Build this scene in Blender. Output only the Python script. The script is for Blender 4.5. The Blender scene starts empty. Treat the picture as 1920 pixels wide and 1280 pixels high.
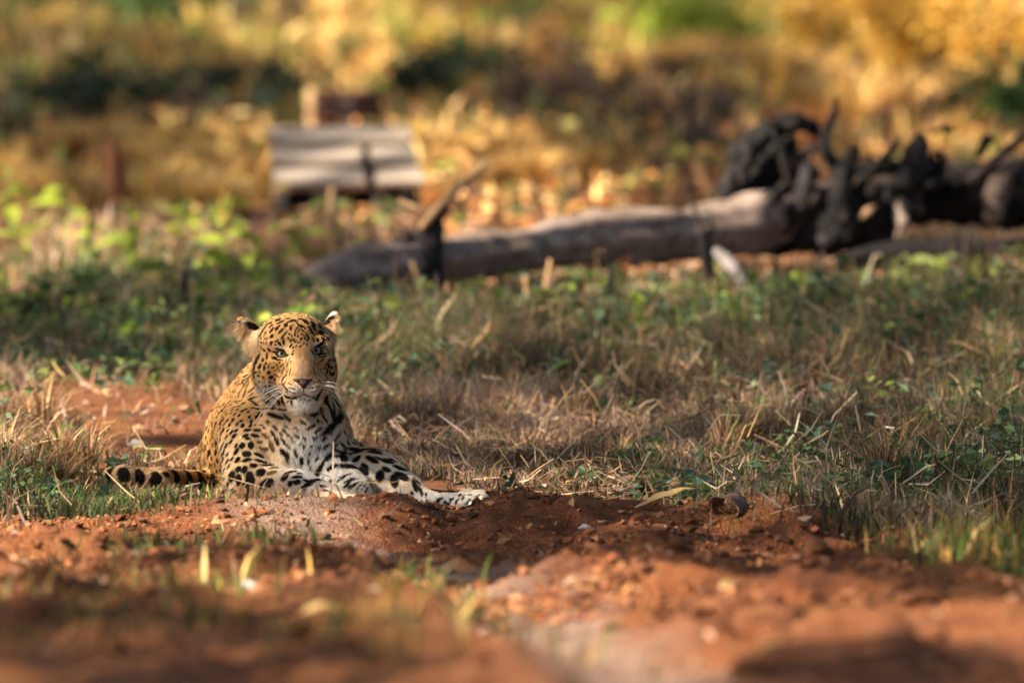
import bpy, math, random
import numpy as np
from mathutils import Vector, Matrix
from mathutils.bvhtree import BVHTree

rng = np.random.default_rng(7)
random.seed(7)
SC = bpy.context.scene
COL = SC.collection

# ------------------------------------------------------------------ camera
CAM = np.array([0.0, -28.355, 2.0])          # long lens on a jeep, about 28 m from the leopard
AIM = np.array([0.0, 0.0, 0.4])
LENS = 400.0
cam_data = bpy.data.cameras.new("camera")
cam = bpy.data.objects.new("camera", cam_data)
COL.objects.link(cam)
cam_data.sensor_width = 36.0
cam_data.lens = LENS
cam_data.clip_start = 0.5
cam_data.clip_end = 3000.0
cam.location = CAM
cam.rotation_euler = Vector(AIM - CAM).to_track_quat('-Z', 'Y').to_euler()
cam_data.dof.use_dof = True
cam_data.dof.focus_distance = 28.42
cam_data.dof.aperture_fstop = 4.0
SC.camera = cam

# ------------------------------------------------------------------ sky and sun
SUN_EL, SUN_AZ = math.radians(37.0), math.radians(248.0)     # azimuth clockwise from +Y
TO_SUN = np.array([math.sin(SUN_AZ) * math.cos(SUN_EL), math.cos(SUN_AZ) * math.cos(SUN_EL), math.sin(SUN_EL)])
world = bpy.data.worlds.new("World")
SC.world = world
world.use_nodes = True
nt = world.node_tree
nt.nodes.clear()
sky = nt.nodes.new("ShaderNodeTexSky")
sky.sky_type = 'NISHITA'
sky.sun_disc = False
sky.sun_elevation = SUN_EL
sky.sun_rotation = SUN_AZ
sky.dust_density = 2.0
bg = nt.nodes.new("ShaderNodeBackground")
bg.inputs["Strength"].default_value = 0.05
wo = nt.nodes.new("ShaderNodeOutputWorld")
nt.links.new(sky.outputs[0], bg.inputs[0])
nt.links.new(bg.outputs[0], wo.inputs[0])
sun_data = bpy.data.lights.new("sun", 'SUN')
sun_data.energy = 5.0
sun_data.angle = math.radians(0.53)
sun_data.color = (1.0, 0.86, 0.66)
sun = bpy.data.objects.new("sun", sun_data)
COL.objects.link(sun)
sun.location = TO_SUN * 40
sun.rotation_euler = Vector(TO_SUN).to_track_quat('Z', 'Y').to_euler()

SC.view_settings.view_transform = 'Standard'
SC.view_settings.look = 'None'
SC.view_settings.exposure = 2.0
SC.view_settings.gamma = 1.0
SC.view_settings.use_curve_mapping = False
SC.render.engine = 'CYCLES'
SC.cycles.use_denoising = True
SC.cycles.use_adaptive_sampling = False
SC.cycles.max_bounces = 6
SC.cycles.transparent_max_bounces = 8
SC.cycles.caustics_reflective = False
SC.cycles.caustics_refractive = False
SC.render.film_transparent = False
try:
    SC.cycles_curves.shape = 'RIBBONS'
    SC.cycles_curves.subdivisions = 1
except Exception:
    pass

# ------------------------------------------------------------------ laying-out helpers
FPX = 1920.0 * LENS / 36.0
_f = (AIM - CAM) / np.linalg.norm(AIM - CAM)
_r = np.array([1.0, 0.0, 0.0])
_u = np.cross(_r, _f)
M_PX = 28.4 / FPX                       # metres per photo pixel where the leopard lies


def ray(px, py):
    return _f + _r * (px - 960.0) / FPX + _u * (640.0 - py) / FPX


def P(px, py, y=0.0):
    d = ray(px, py)
    return CAM + d * ((y - CAM[1]) / d[1])


SLOPE, Y_S, Y_E = .047, -1.5, -10.0     # the near ground climbs gently towards the camera


def base_z(y):
    return SLOPE * np.clip(Y_S - np.asarray(y, float), 0, Y_S - Y_E)


def G(px, py, z=0.0):
    d = ray(px, py)
    g = CAM + d * ((z - CAM[2]) / d[2])
    if g[1] < Y_S:                      # on the slope: z = SLOPE * (Y_S - y)
        t = (SLOPE * (Y_S - CAM[1]) - CAM[2]) / (d[2] + SLOPE * d[1])
        g = CAM + d * t
        if g[1] < Y_E:
            g = CAM + d * ((SLOPE * (Y_S - Y_E) - CAM[2]) / d[2])
    return g


def to_px(p):
    p = np.atleast_2d(p) - CAM
    w = p @ _f
    return 960.0 + FPX * (p @ _r) / w, 640.0 - FPX * (p @ _u) / w


def px_m(y):
    return (y - CAM[1]) / FPX           # metres per photo pixel at world depth y


def smooth(a, b, x):
    t = np.clip((x - a) / (b - a), 0, 1)
    return t * t * (3 - 2 * t)


def _hash(ix, iy, iz, seed):
    n = (ix * 374761393 + iy * 668265263 + iz * 1274126177 + seed * 974711) & 0xffffffff
    n = ((n ^ (n >> 13)) * 1274126177) & 0xffffffff
    n = (n ^ (n >> 16)) & 0xffff
    return n / 65535.0


def vnoise(x, y, z=0.0, seed=0):
    x, y, z = np.broadcast_arrays(np.asarray(x, float), np.asarray(y, float), np.asarray(z, float))
    ix, iy, iz = np.floor(x).astype(np.int64), np.floor(y).astype(np.int64), np.floor(z).astype(np.int64)
    fx, fy, fz = x - ix, y - iy, z - iz
    fx, fy, fz = fx * fx * (3 - 2 * fx), fy * fy * (3 - 2 * fy), fz * fz * (3 - 2 * fz)
    out = 0.0
    for a in (0, 1):
        for b in (0, 1):
            for c in (0, 1):
                w = (fx if a else 1 - fx) * (fy if b else 1 - fy) * (fz if c else 1 - fz)
                out = out + w * _hash(ix + a, iy + b, iz + c, seed)
    return out


def fbm(x, y, z=0.0, seed=0, oct=4):
    s, a, t = 0.0, 1.0, 0.0
    for k in range(oct):
        f = 2.03 ** k
        s = s + a * vnoise(np.asarray(x) * f, np.asarray(y) * f, np.asarray(z) * f, seed + k)
        t += a
        a *= 0.5
    return s / t


COLS = np.arange(0, 1921, 160)


class Map:
    """A coarse map of the ground: rows listed by the photo row that shows that ground."""
    def __init__(self, rows):
        self.py = np.array(sorted(rows), float)
        self.v = np.array([rows[k] for k in sorted(rows)], float)

    def __call__(self, p):
        p = np.stack([p[:, 0], p[:, 1], base_z(p[:, 1])], 1)
        px, py = to_px(p)
        px, py = np.clip(px, 0, 1919.9), np.clip(py, self.py[0], self.py[-1] - 1e-3)
        i = np.clip(np.searchsorted(self.py, py, side='right') - 1, 0, len(self.py) - 2)
        t = (py - self.py[i]) / (self.py[i + 1] - self.py[i])
        j = np.clip((px / 160).astype(int), 0, 11)
        s = px / 160 - j
        v = self.v
        return (v[i, j] * (1 - s) + v[i, j + 1] * s) * (1 - t) + (v[i + 1, j] * (1 - s) + v[i + 1, j + 1] * s) * t


# ------------------------------------------------------------------ object helpers
def mesh_np(name, V, faces=None, quads=None, tris=None, smooth_shade=True):
    """mesh from numpy vertex and quad / tri index arrays"""
    me = bpy.data.meshes.new(name)
    V = np.asarray(V, np.float32)
    loops, starts, tot, n = [], [], [], 0
    for arr, k in ((quads, 4), (tris, 3)):
        if arr is not None and len(arr):
            a = np.asarray(arr, np.int32)
            loops.append(a.ravel())
            starts.append(n + np.arange(len(a)) * k)
            tot.append(np.full(len(a), k))
            n += a.size
    me.vertices.add(len(V))
    me.vertices.foreach_set("co", V.ravel())
    L = np.concatenate(loops).astype(np.int32)
    me.loops.add(len(L))
    me.loops.foreach_set("vertex_index", L)
    S = np.concatenate(starts).astype(np.int32)
    me.polygons.add(len(S))
    me.polygons.foreach_set("loop_start", S)
    me.polygons.foreach_set("use_smooth", np.full(len(S), smooth_shade, bool))
    me.update(calc_edges=True)
    me.validate()
    return me


def point_color(me, C, name="Col"):
    C = np.asarray(C, np.float32)
    if C.shape[1] == 3:
        C = np.concatenate([C, np.ones((len(C), 1), np.float32)], 1)
    at = me.attributes.new(name, 'FLOAT_COLOR', 'POINT')
    at.data.foreach_set("color", C.ravel())


def obj(name, me, mat=None, parent=None):
    o = bpy.data.objects.new(name, me)
    COL.objects.link(o)
    if mat is not None:
        if not len(me.materials):
            me.materials.append(mat)
        elif me.materials[0] != mat:
            o.material_slots[0].link = 'OBJECT'
            o.material_slots[0].material = mat
    if parent is not None:
        o.parent = parent
    return o


def tag(o, label=None, cat=None, group=None, kind=None):
    if label:
        o["label"] = label
    if cat:
        o["category"] = cat
    if group:
        o["group"] = group
    if kind:
        o["kind"] = kind
    return o


def empty(name, loc, label=None, cat=None, group=None, rz=0.0):
    o = bpy.data.objects.new(name, None)
    COL.objects.link(o)
    o.location = loc
    o.rotation_euler = (0, 0, rz)
    return tag(o, label, cat, group)


def copy_tree(o, parent=None):
    c = o.copy()
    COL.objects.link(c)
    c.parent = parent
    for ch in list(o.children):
        copy_tree(ch, c)
    return c


class Mat:
    def __init__(self, name):
        self.m = bpy.data.materials.new(name)
        self.m.use_nodes = True
        self.t = self.m.node_tree
        self.t.nodes.clear()

    def n(self, typ, **kw):
        nd = self.t.nodes.new(typ)
        for k, v in kw.items():
            if k.startswith("i_"):
                key = k[2:]
                key = int(key) if key.isdigit() else key.replace("_", " ")
                nd.inputs[key].default_value = v
            else:
                setattr(nd, k, v)
        return nd

    def l(self, a, b):
        self.t.links.new(a, b)

    def ramp(self, fac, stops):
        r = self.n("ShaderNodeValToRGB")
        e = r.color_ramp.elements
        while len(e) > 1:
            e.remove(e[-1])
        e[0].position, e[0].color = stops[0][0], (*stops[0][1], 1)
        for p, c in stops[1:]:
            q = e.new(p)
            q.color = (*c, 1)
        self.l(fac, r.inputs[0])
        return r.outputs[0]

    def mix(self, fac, a, b, blend='MIX'):
        m = self.n("ShaderNodeMix", data_type='RGBA', blend_type=blend)
        for s, v in ((0, fac), (6, a), (7, b)):
            if isinstance(v, (int, float)):
                m.inputs[s].default_value = v
            elif isinstance(v, tuple):
                m.inputs[s].default_value = (*v, 1)
            else:
                self.l(v, m.inputs[s])
        return m.outputs[2]

    def noise(self, scale, detail=4, rough=.55, vec=None, out=0):
        n = self.n("ShaderNodeTexNoise")
        n.inputs["Scale"].default_value = scale
        n.inputs["Detail"].default_value = detail
        n.inputs["Roughness"].default_value = rough
        if vec is not None:
            self.l(vec, n.inputs["Vector"])
        return n.outputs[out]

    def finish(self, color, rough=.8, bump=None, bstr=.4, bdist=.01, spec=.25, transl=0.0, sheen=0.0):
        b = self.n("ShaderNodeBsdfPrincipled")
        b.inputs["Roughness"].default_value = rough
        b.inputs["Specular IOR Level"].default_value = spec
        if isinstance(color, tuple):
            b.inputs["Base Color"].default_value = (*color, 1)
        else:
            self.l(color, b.inputs["Base Color"])
        if bump is not None:
            bn = self.n("ShaderNodeBump")
            bn.inputs["Strength"].default_value = bstr
            bn.inputs["Distance"].default_value = bdist
            self.l(bump, bn.inputs["Height"])
            self.l(bn.outputs[0], b.inputs["Normal"])
        out = self.n("ShaderNodeOutputMaterial")
        if transl > 0:
            t = self.n("ShaderNodeBsdfTranslucent")
            if isinstance(color, tuple):
                t.inputs[0].default_value = (*color, 1)
            else:
                self.l(color, t.inputs[0])
            mx = self.n("ShaderNodeMixShader")
            mx.inputs[0].default_value = transl
            self.l(b.outputs[0], mx.inputs[1])
            self.l(t.outputs[0], mx.inputs[2])
            self.l(mx.outputs[0], out.inputs[0])
        else:
            self.l(b.outputs[0], out.inputs[0])
        return self.m


def attr_mat(name, rough=.75, transl=.3, spec=.2, jitter=.25, jscale=40):
    m = Mat(name)
    a = m.n("ShaderNodeAttribute", attribute_name="Col")
    tc = m.n("ShaderNodeTexCoord")
    nz = m.noise(jscale, 3, .6, tc.outputs["Object"])
    r = m.ramp(nz, [(.3, (1 - jitter,) * 3), (.7, (1 + jitter,) * 3)])
    c = m.mix(1.0, a.outputs["Color"], r, 'MULTIPLY')
    return m.finish(c, rough, spec=spec, transl=transl)
# ================================================================== what covers the ground, and where the trees' shade falls
SUNLIT = Map({   # share of the ground the sun reaches through the canopy
 -60: [.3]*13,
 0:   [.25,.25,.3,.35,.3,.25,.2,.3,.5,.5,.3,.5,.9],
 60:  [.45,.5,.45,.5,.6,.65,.7,.8,1,1,.6,.9,1],
 110: [.6,.7,.7,.6,.75,.9,1,.9,.9,.8,.8,.9,1],
 150: [.3,.4,.3,.3,.5,.6,.45,.2,.12,.4,.6,.9,.9],
 185: [0,.0,.0,.0,.2,.2,.05,.0,.0,.1,.5,.8,.8],
 215: [0,0,0,.0,.5,.2,.0,0,.0,.05,.4,.6,.6],
 260: [0,0,.05,.3,.7,.9,.5,.03,.0,.05,.2,.3,.3],
 300: [.3,.2,.4,.7,1,1,.9,.3,.05,.05,.2,.3,.3],
 360: [.8,.7,.9,1,1,1,.95,.95,.9,.4,.05,.03,.05],
 420: [.8,.9,.9,.9,.9,.9,.8,.6,.45,.1,.02,.02,.03],
 480: [.9,1,1,1,.95,.9,.85,.85,.7,.2,.15,.3,.3],
 530: [.7,.9,.8,.8,.6,.7,.75,.8,.75,.7,.6,.6,.5],
 575: [.2,.3,.3,.3,.1,.3,.5,.55,.5,.45,.4,.35,.35],
 620: [.03,.02,.02,.05,.1,.35,.45,.45,.35,.3,.3,.3,.3],
 670: [.02,.02,.05,.2,.3,.4,.35,.25,.25,.25,.2,.2,.2],
 720: [.1,.2,.3,.5,.5,.35,.25,.2,.2,.2,.2,.2,.2],
 765: [.8,.95,.9,.6,.4,.2,.15,.15,.15,.2,.15,.15,.15],
 800: [.3,.5,.4,.3,.3,.15,.12,.12,.15,.2,.15,.12,.12],
 830: [.15,.05,.02,.2,.3,.15,.12,.12,.18,.2,.15,.12,.1],
 860: [.2,.6,.8,.7,.3,.15,.12,.15,.25,.2,.15,.1,.05],
 890: [.15,.1,.1,.3,.3,.15,.15,.25,.3,.15,.1,.05,.05],
 925: [.05,.05,.05,.3,.3,.2,.2,.3,.2,.08,.05,.02,.02],
 950: [0,0,.3,1,1,.3,.2,.25,.15,.08,.05,.02,.02],
 975: [0,0,.2,.9,.8,.3,.2,.25,.15,.08,.05,.02,.02],
 990: [.5,.4,.5,.95,.95,.4,.25,.25,.1,.05,.05,.05,.02],
 1010:[.9,.9,.7,.9,.9,.4,.25,.2,.1,.1,.2,.2,.1],
 1060:[.3,.3,.25,.3,.45,.45,.5,.5,.5,.4,.55,.4,.05],
 1110:[.3,.35,.4,.35,.35,.45,.5,.55,.85,.6,.5,.4,.1],
 1165:[.45,.4,.4,.5,.4,.65,.75,.5,.5,.45,.6,.9,.6],
 1220:[.35,.3,.25,.3,.3,.4,.5,.5,.5,.45,.5,.6,.5],
 1280:[.45,.35,.4,.35,.35,.5,.8,.95,.9,.6,.4,.4,.35],
 1400:[.4]*13})
GREEN = Map({
 -60: [.5]*13,
 0:   [.5,.6,.8,.6,.5,.3,.3,.3,.5,.5,.3,.3,.2],
 60:  [.5,.6,.8,.55,.4,.3,.25,.35,.8,.8,.35,.2,.2],
 110: [.45,.4,.35,.35,.3,.25,.2,.3,.5,.6,.35,.2,.3],
 160: [.5,.5,.5,.5,.2,.2,.15,.15,.15,.2,.1,.15,.4],
 215: [.7,.8,.8,.8,.6,.5,.3,.15,.1,.1,.2,.3,.5],
 260: [.4,.4,.4,.4,.25,.2,.2,.1,.1,.1,.2,.2,.2],
 310: [.1,.1,.1,.15,.15,.15,.1,.05,.05,.1,.1,.1,.1],
 380: [.2,.15,.1,.15,.2,.15,.15,.1,.1,.1,.1,.1,.15],
 430: [.2,.15,.15,.15,.2,.3,.25,.2,.15,.15,.15,.2,.2],
 480: [.25,.25,.25,.25,.3,.4,.3,.25,.2,.2,.2,.2,.2],
 540: [.45,.45,.45,.45,.45,.5,.5,.5,.5,.5,.55,.55,.6],
 600: [.9,.9,.9,.8,.7,.65,.6,.6,.65,.65,.65,.7,.7],
 660: [.75,.75,.75,.6,.7,.7,.68,.62,.62,.62,.62,.66,.7],
 720: [.4,.4,.35,.3,.55,.55,.5,.48,.48,.45,.45,.5,.6],
 780: [.15,.1,.15,.2,.3,.3,.22,.2,.2,.2,.25,.4,.5],
 850: [.2,.15,.15,.2,.2,.2,.15,.15,.15,.2,.3,.45,.6],
 900: [.45,.4,.3,.2,.2,.2,.2,.25,.3,.4,.5,.6,.7],
 960: [.7,.7,.6,.4,.3,.2,.2,.3,.4,.5,.6,.6,.7],
 1100:[.6]*13, 1400:[.6]*13})
DENS = Map({   # how thick the growth stands
 -60: [.7]*13,
 0:   [.7]*13,
 110: [.8,.8,.8,.8,.8,.9,.9,.9,.9,.8,.8,.8,.8],
 215: [.7,.7,.6,.5,.5,.5,.5,.4,.4,.5,.6,.7,.7],
 260: [.5,.5,.5,.6,.7,.8,.8,.4,.3,.3,.4,.5,.5],
 310: [.6,.6,.7,.9,.8,.8,1,.6,.2,.2,.3,.4,.4],
 380: [.5,.5,.6,.6,.25,.35,.5,.35,.25,.25,.3,.35,.4],
 430: [.4,.4,.4,.5,.5,.6,.4,.4,.3,.3,.3,.4,.5],
 480: [.45,.45,.45,.45,.45,.4,.4,.4,.4,.4,.4,.5,.5],
 560: [.8,.8,.8,.8,.7,.7,.7,.7,.6,.6,.7,.7,.8],
 620: [1,1,1,.9,.9,.9,1,1,1,1,1,1,1],
 680: [.8,.8,.8,.8,1,1,1,1,1,1,1,1,1],
 720: [.5,.35,.4,.65,.9,1,1,1,1,1,1,1,1],
 760: [.6,.2,.15,.35,.7,1,1,1,1,1,1,1,1],
 800: [1,.3,.08,.08,.4,1,1,1,1,1,1,1,1],
 850: [1,.4,.08,.05,.3,.9,1,1,1,1,1,1,1],
 890: [1,.6,.25,.05,.1,.7,1,1,1,1,1,1,1],
 920: [1,.8,.7,.2,.02,.1,.6,.9,1,1,1,1,1],
 945: [1,1,1,.4,.03,.0,.05,.1,.6,1,1,1,1],
 970: [1,1,1,.5,.05,0,.0,.0,.2,.8,1,1,1],
 992: [.6,.7,.8,.3,.1,0,0,.0,.0,.3,.8,1,1],
 1008:[.02,.03,.06,.06,.03,0,0,0,0,.1,.4,.8,1],
 1050:[.02,.04,.2,.25,.05,0,0,0,0,0,.05,.5,.9],
 1090:[.04,.08,.2,.25,.06,.03,0,0,0,0,0,.1,.6],
 1150:[.06,.12,.15,.1,.15,.1,.03,0,0,0,0,0,.05],
 1220:[.12,.18,.15,.1,.25,.25,.1,.03,0,0,0,0,0],
 1290:[.15,.18,.15,.1,.25,.25,.15,.05,0,0,0,0,0], 1400:[.2]*13})


def shade_fraction(p):
    """1 where the sun gets through, patchy"""
    base = SUNLIT(p)
    nz = fbm(p[:, 0] * 1.5 + 3, p[:, 1] * .42, seed=11, oct=3)
    nz = np.clip((nz - .5) * 2.4 + .5, 0, 1)
    lit = smooth(-.14, .14, base - nz)
    px, py = to_px(np.stack([p[:, 0], p[:, 1], base_z(p[:, 1])], 1))
    even = .8 * smooth(600, 720, px) * smooth(590, 660, py) * smooth(960, 930, py)      # leaf cover evened out for uniform light on the right-hand grass
    lit = lit * (1 - even) + np.clip(base + .08, 0, 1) * even
    # leaf cover thinned over the leopard to light it softly
    d = ((p[:, 0] + .40) / .85) ** 2 + ((p[:, 1] - .15) / .60) ** 2
    w = smooth(1.35, .75, d)
    return lit * (1 - w) + (.70 + .14 * smooth(-.45, -.12, p[:, 0]) * smooth(-.04, .14, p[:, 1])) * w


# ================================================================== ground: one sheet out to the horizon
def spaced(edges):
    out = []
    for a, b, s0, s1 in edges:
        n = max(2, int(abs(b - a) / ((s0 + s1) / 2)))
        t = np.linspace(0, 1, n, endpoint=False)
        k = s1 / s0
        out.append(a + (b - a) * ((k ** t - 1) / (k - 1) if abs(k - 1) > 1e-3 else t))
    return np.concatenate(out + [[edges[-1][1]]])


def track(p):
    """0..1 on the pale sandy wheel track"""
    a = np.array([G(520, 985)[:2], G(640, 1035)[:2], G(800, 1060)[:2], G(950, 1125)[:2], G(1090, 1190)[:2], G(1230, 1270)[:2], G(1300, 1400)[:2]])
    d = np.full(len(p), 9.0)
    for q0, q1 in zip(a[:-1], a[1:]):
        v = q1 - q0
        t = np.clip(((p[:, :2] - q0) @ v) / (v @ v), 0, 1)
        e = p[:, :2] - q0 - t[:, None] * v
        d = np.minimum(d, np.sqrt((e[:, 0]) ** 2 + (e[:, 1] * .35) ** 2))
    return smooth(.24, .05, d + .14 * (fbm(p[:, 0] * 6, p[:, 1] * 3, seed=21, oct=4) - .5))


def ground_h(x, y):
    x, y = np.asarray(x, float), np.asarray(y, float)
    p = np.stack([x, y, np.zeros_like(x)], -1).reshape(-1, 3)
    x, y = p[:, 0], p[:, 1]
    h = .10 * (fbm(x * .35, y * .3, seed=3) - .5) * smooth(2, 14, y)
    near = smooth(-.3, -1.3, y)
    rough = fbm(x * 3.2, y * 2.1, seed=5, oct=4) - .5
    h = h + near * .20 * rough + .05 * (fbm(x * 9, y * 6, seed=8, oct=3) - .5) * smooth(3, -.3, y)
    h = h + near * .05 * np.abs(fbm(x * 16, y * 11, seed=18, oct=3) - .5)
    h = h + .02 * (fbm(x * 2, y * 2, seed=9) - .5)
    # low bank of dug soil in front of the leopard
    crest = -.95 + .12 * (x + .5)
    w = smooth(-1.25, -.80, x) * smooth(-.125, -.27, x)
    top = .069 + .014 * np.exp(-((x + .29) / .08) ** 2) + .012 * (fbm(x * 6, y * 0, seed=13) - .5)
    h = h * (1 - .75 * w * np.exp(-((y - crest) / .5) ** 2)) + w * top * np.exp(-(np.abs(y - crest) / .33) ** 2.2)
    # bank running on to the right, lower
    w2 = smooth(-.20, .0, x) * smooth(1.1, .6, x)
    h = h + w2 * .045 * np.exp(-((y + .75 + .3 * x) / .28) ** 2)
    # ruts across the far left of the track and the one the pale sand lies in
    tk = track(p) * smooth(-1.5, -2.1, y)
    h = h * (1 - .6 * tk * near) - .03 * tk
    h = h + base_z(y)
    # flat bed under the leopard
    d = ((x + .62) / .62) ** 2 + ((y - .35) / .85) ** 2
    h = h * smooth(.7, 1.4, d)
    return h


xs = spaced([(-400, -30, 60, 6), (-30, -6, 6, .5), (-6, -2.0, .4, .045), (-2.0, 2.2, .018, .018), (2.2, 6, .045, .4), (6, 30, .5, 6), (30, 400, 6, 60)])
ys = spaced([(-200, -40, 40, 4), (-40, -8, 3, .12), (-8, -2, .05, .025), (-2, 1.5, .016, .016), (1.5, 14, .03, .14), (14, 60, .15, .5), (60, 120, .6, 6), (120, 1500, 8, 160)])
GX, GY = np.meshgrid(xs, ys, indexing='ij')
GP = np.stack([GX, GY, np.zeros_like(GX)], -1).reshape(-1, 3)
GP[:, 2] = ground_h(GX, GY).ravel()
ny = len(ys)
ii, jj = np.meshgrid(np.arange(len(xs) - 1), np.arange(ny - 1), indexing='ij')
b0 = (ii * ny + jj).ravel()
gq = np.stack([b0, b0 + ny, b0 + ny + 1, b0 + 1], 1)
me = mesh_np("ground", GP, quads=gq)
flat = GP.copy()
flat[:, 2] = 0
inview = (np.abs(GP[:, 0]) < 8) & (GP[:, 1] < 90) & (GP[:, 1] > -20)
gpx, _q = to_px(flat)
inview &= (gpx > -60) & (gpx < 1980) | (GP[:, 1] < 4)
dens = np.where(inview, np.nan_to_num(DENS(flat)), .75)
tr = track(flat)
point_color(me, np.stack([dens, tr, smooth(8, 20, GP[:, 1])], 1), "Cover")
m = Mat("laterite_soil")
tc = m.n("ShaderNodeTexCoord")
obv = tc.outputs["Object"]
at = m.n("ShaderNodeAttribute", attribute_name="Cover")
sep = m.n("ShaderNodeSeparateColor")
m.l(at.outputs["Color"], sep.inputs[0])
soil = m.ramp(m.noise(2.3, 6, .62, obv), [(.30, (.10, .033, .016)), (.5, (.265, .088, .034)), (.70, (.44, .17, .062))])
soil = m.mix(m.ramp(m.noise(26, 4, .6, obv), [(.45, (0, 0, 0)), (.7, (.6, .6, .6))]), soil, (.34, .17, .095))
soil = m.mix(m.ramp(m.noise(11, 5, .6, obv), [(.52, (0, 0, 0)), (.66, (.75, .75, .75))]), soil, (.085, .036, .022))
sand = m.ramp(m.noise(14, 5, .6, obv), [(.3, (.25, .145, .105)), (.7, (.40, .275, .22))])
c = m.mix(sep.outputs[1], soil, sand)
litter = m.ramp(m.noise(18, 6, .7, obv), [(.30, (.06, .034, .018)), (.5, (.22, .115, .055)), (.68, (.46, .28, .14))])
m2 = m.n("ShaderNodeMath", operation='MULTIPLY')
m.l(sep.outputs[0], m2.inputs[0])
m2.inputs[1].default_value = .85
c = m.mix(m2.outputs[0], c, litter)
bsum = m.n("ShaderNodeMath", operation='ADD')
m.l(m.noise(30, 6, .65, obv), bsum.inputs[0])
m.l(m.noise(120, 3, .6, obv), bsum.inputs[1])
ground = obj("ground", me, m.finish(c, .95, bsum.outputs[0], 1.0, .03, spec=.1))
tag(ground, kind="structure")


# ================================================================== trees outside the picture, leaves placed to cast the mapped shade
bark = Mat("tree_bark")
tc = bark.n("ShaderNodeTexCoord")
bark_m = bark.finish(bark.ramp(bark.noise(9, 5, .6, tc.outputs["Object"]), [(.3, (.06, .045, .035)), (.7, (.2, .155, .12))]), .9, bark.noise(30, 4, .6, tc.outputs["Object"]), .6, .03)


def tube(path, radii, n=12, rough=0.0, rscale=3.0, seed=0, cap=True, ridges=0):
    path, radii = np.asarray(path, float), np.asarray(radii, float)
    k = len(path)
    t = np.gradient(path, axis=0)
    t /= np.linalg.norm(t, axis=1, keepdims=True) + 1e-9
    ref = np.array([0, 0, 1.0]) if abs(t[0][2]) < .8 else np.array([0, 1.0, 0])
    V = []
    u = np.cross(t[0], ref)
    for i in range(k):
        u = u - t[i] * (u @ t[i])
        u /= np.linalg.norm(u) + 1e-9
        w = np.cross(t[i], u)
        a = np.linspace(0, 2 * np.pi, n, endpoint=False)
        r = radii[i] * np.ones(n)
        if rough:
            q = path[i] + np.outer(np.cos(a), u) * radii[i] + np.outer(np.sin(a), w) * radii[i]
            r = r * (1 + rough * (fbm(q[:, 0] * rscale, q[:, 1] * rscale, q[:, 2] * rscale, seed, 3) - .5) * 2)
        if ridges:
            r = r * (1 + .07 * np.sin(a * ridges + seed))
        V.append(path[i] + np.outer(np.cos(a) * r, u) + np.outer(np.sin(a) * r, w))
    V = np.concatenate(V)
    q = []
    for i in range(k - 1):
        for j in range(n):
            q.append((i * n + j, i * n + (j + 1) % n, (i + 1) * n + (j + 1) % n, (i + 1) * n + j))
    tr_ = []
    if cap:
        b = len(V)
        V = np.concatenate([V, [path[0], path[-1]]])
        for j in range(n):
            tr_.append((b, (j + 1) % n, j))
            tr_.append((b + 1, (k - 1) * n + j, (k - 1) * n + (j + 1) % n))
    return V, q, tr_


def join(parts):
    V, Q, T, n = [], [], [], 0
    for v, q, t in parts:
        V.append(v)
        if len(q):
            Q.append(np.asarray(q) + n)
        if len(t):
            T.append(np.asarray(t) + n)
        n += len(v)
    return np.concatenate(V), (np.concatenate(Q) if Q else None), (np.concatenate(T) if T else None)


def resample(pts, n):
    pts = np.asarray(pts, float)
    s = np.concatenate([[0], np.cumsum(np.linalg.norm(np.diff(pts, axis=0), axis=1))])
    t = np.linspace(0, s[-1], n)
    # Catmull-like smoothing: interpolate then relax
    q = np.stack([np.interp(t, s, pts[:, k]) for k in range(pts.shape[1])], 1)
    for _ in range(max(1, n // len(pts) // 2)):
        q[1:-1] = .25 * q[:-2] + .5 * q[1:-1] + .25 * q[2:]
    return q


def leaf_cards(c, L, W, rngl, flatness=.6, fold=.25):
    """leaf = two faces folded along the rib: 4 corners"""
    n = len(c)
    d = rngl.normal(0, 1, (n, 3))
    d[:, 2] *= flatness
    d /= np.linalg.norm(d, axis=1, keepdims=True)
    nn = rngl.normal(0, 1, (n, 3)) + np.array([0, 0, 1.2])
    s = np.cross(d, nn)
    s /= np.linalg.norm(s, axis=1, keepdims=True) + 1e-9
    up = np.cross(s, d)
    L, W = (np.asarray(L) * np.ones(n))[:, None], (np.asarray(W) * np.ones(n))[:, None]
    V = np.stack([c - d * L * .5, c + s * W * .5 + up * W * fold, c + d * L * .5, c - s * W * .5 + up * W * fold], 1).reshape(-1, 3)
    i = np.arange(n) * 4
    T = np.concatenate([np.stack([i, i + 1, i + 2], 1), np.stack([i, i + 2, i + 3], 1)])
    return V, T


tree_leaf = Mat("canopy_leaf")
oi = tree_leaf.n("ShaderNodeTexCoord")
TREE_LEAF = tree_leaf.finish(tree_leaf.ramp(tree_leaf.noise(1.5, 3, .6, oi.outputs["Object"]), [(.3, (.035, .075, .018)), (.7, (.09, .13, .03))]), .5, transl=.25)

NLEAF = 85000
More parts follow.
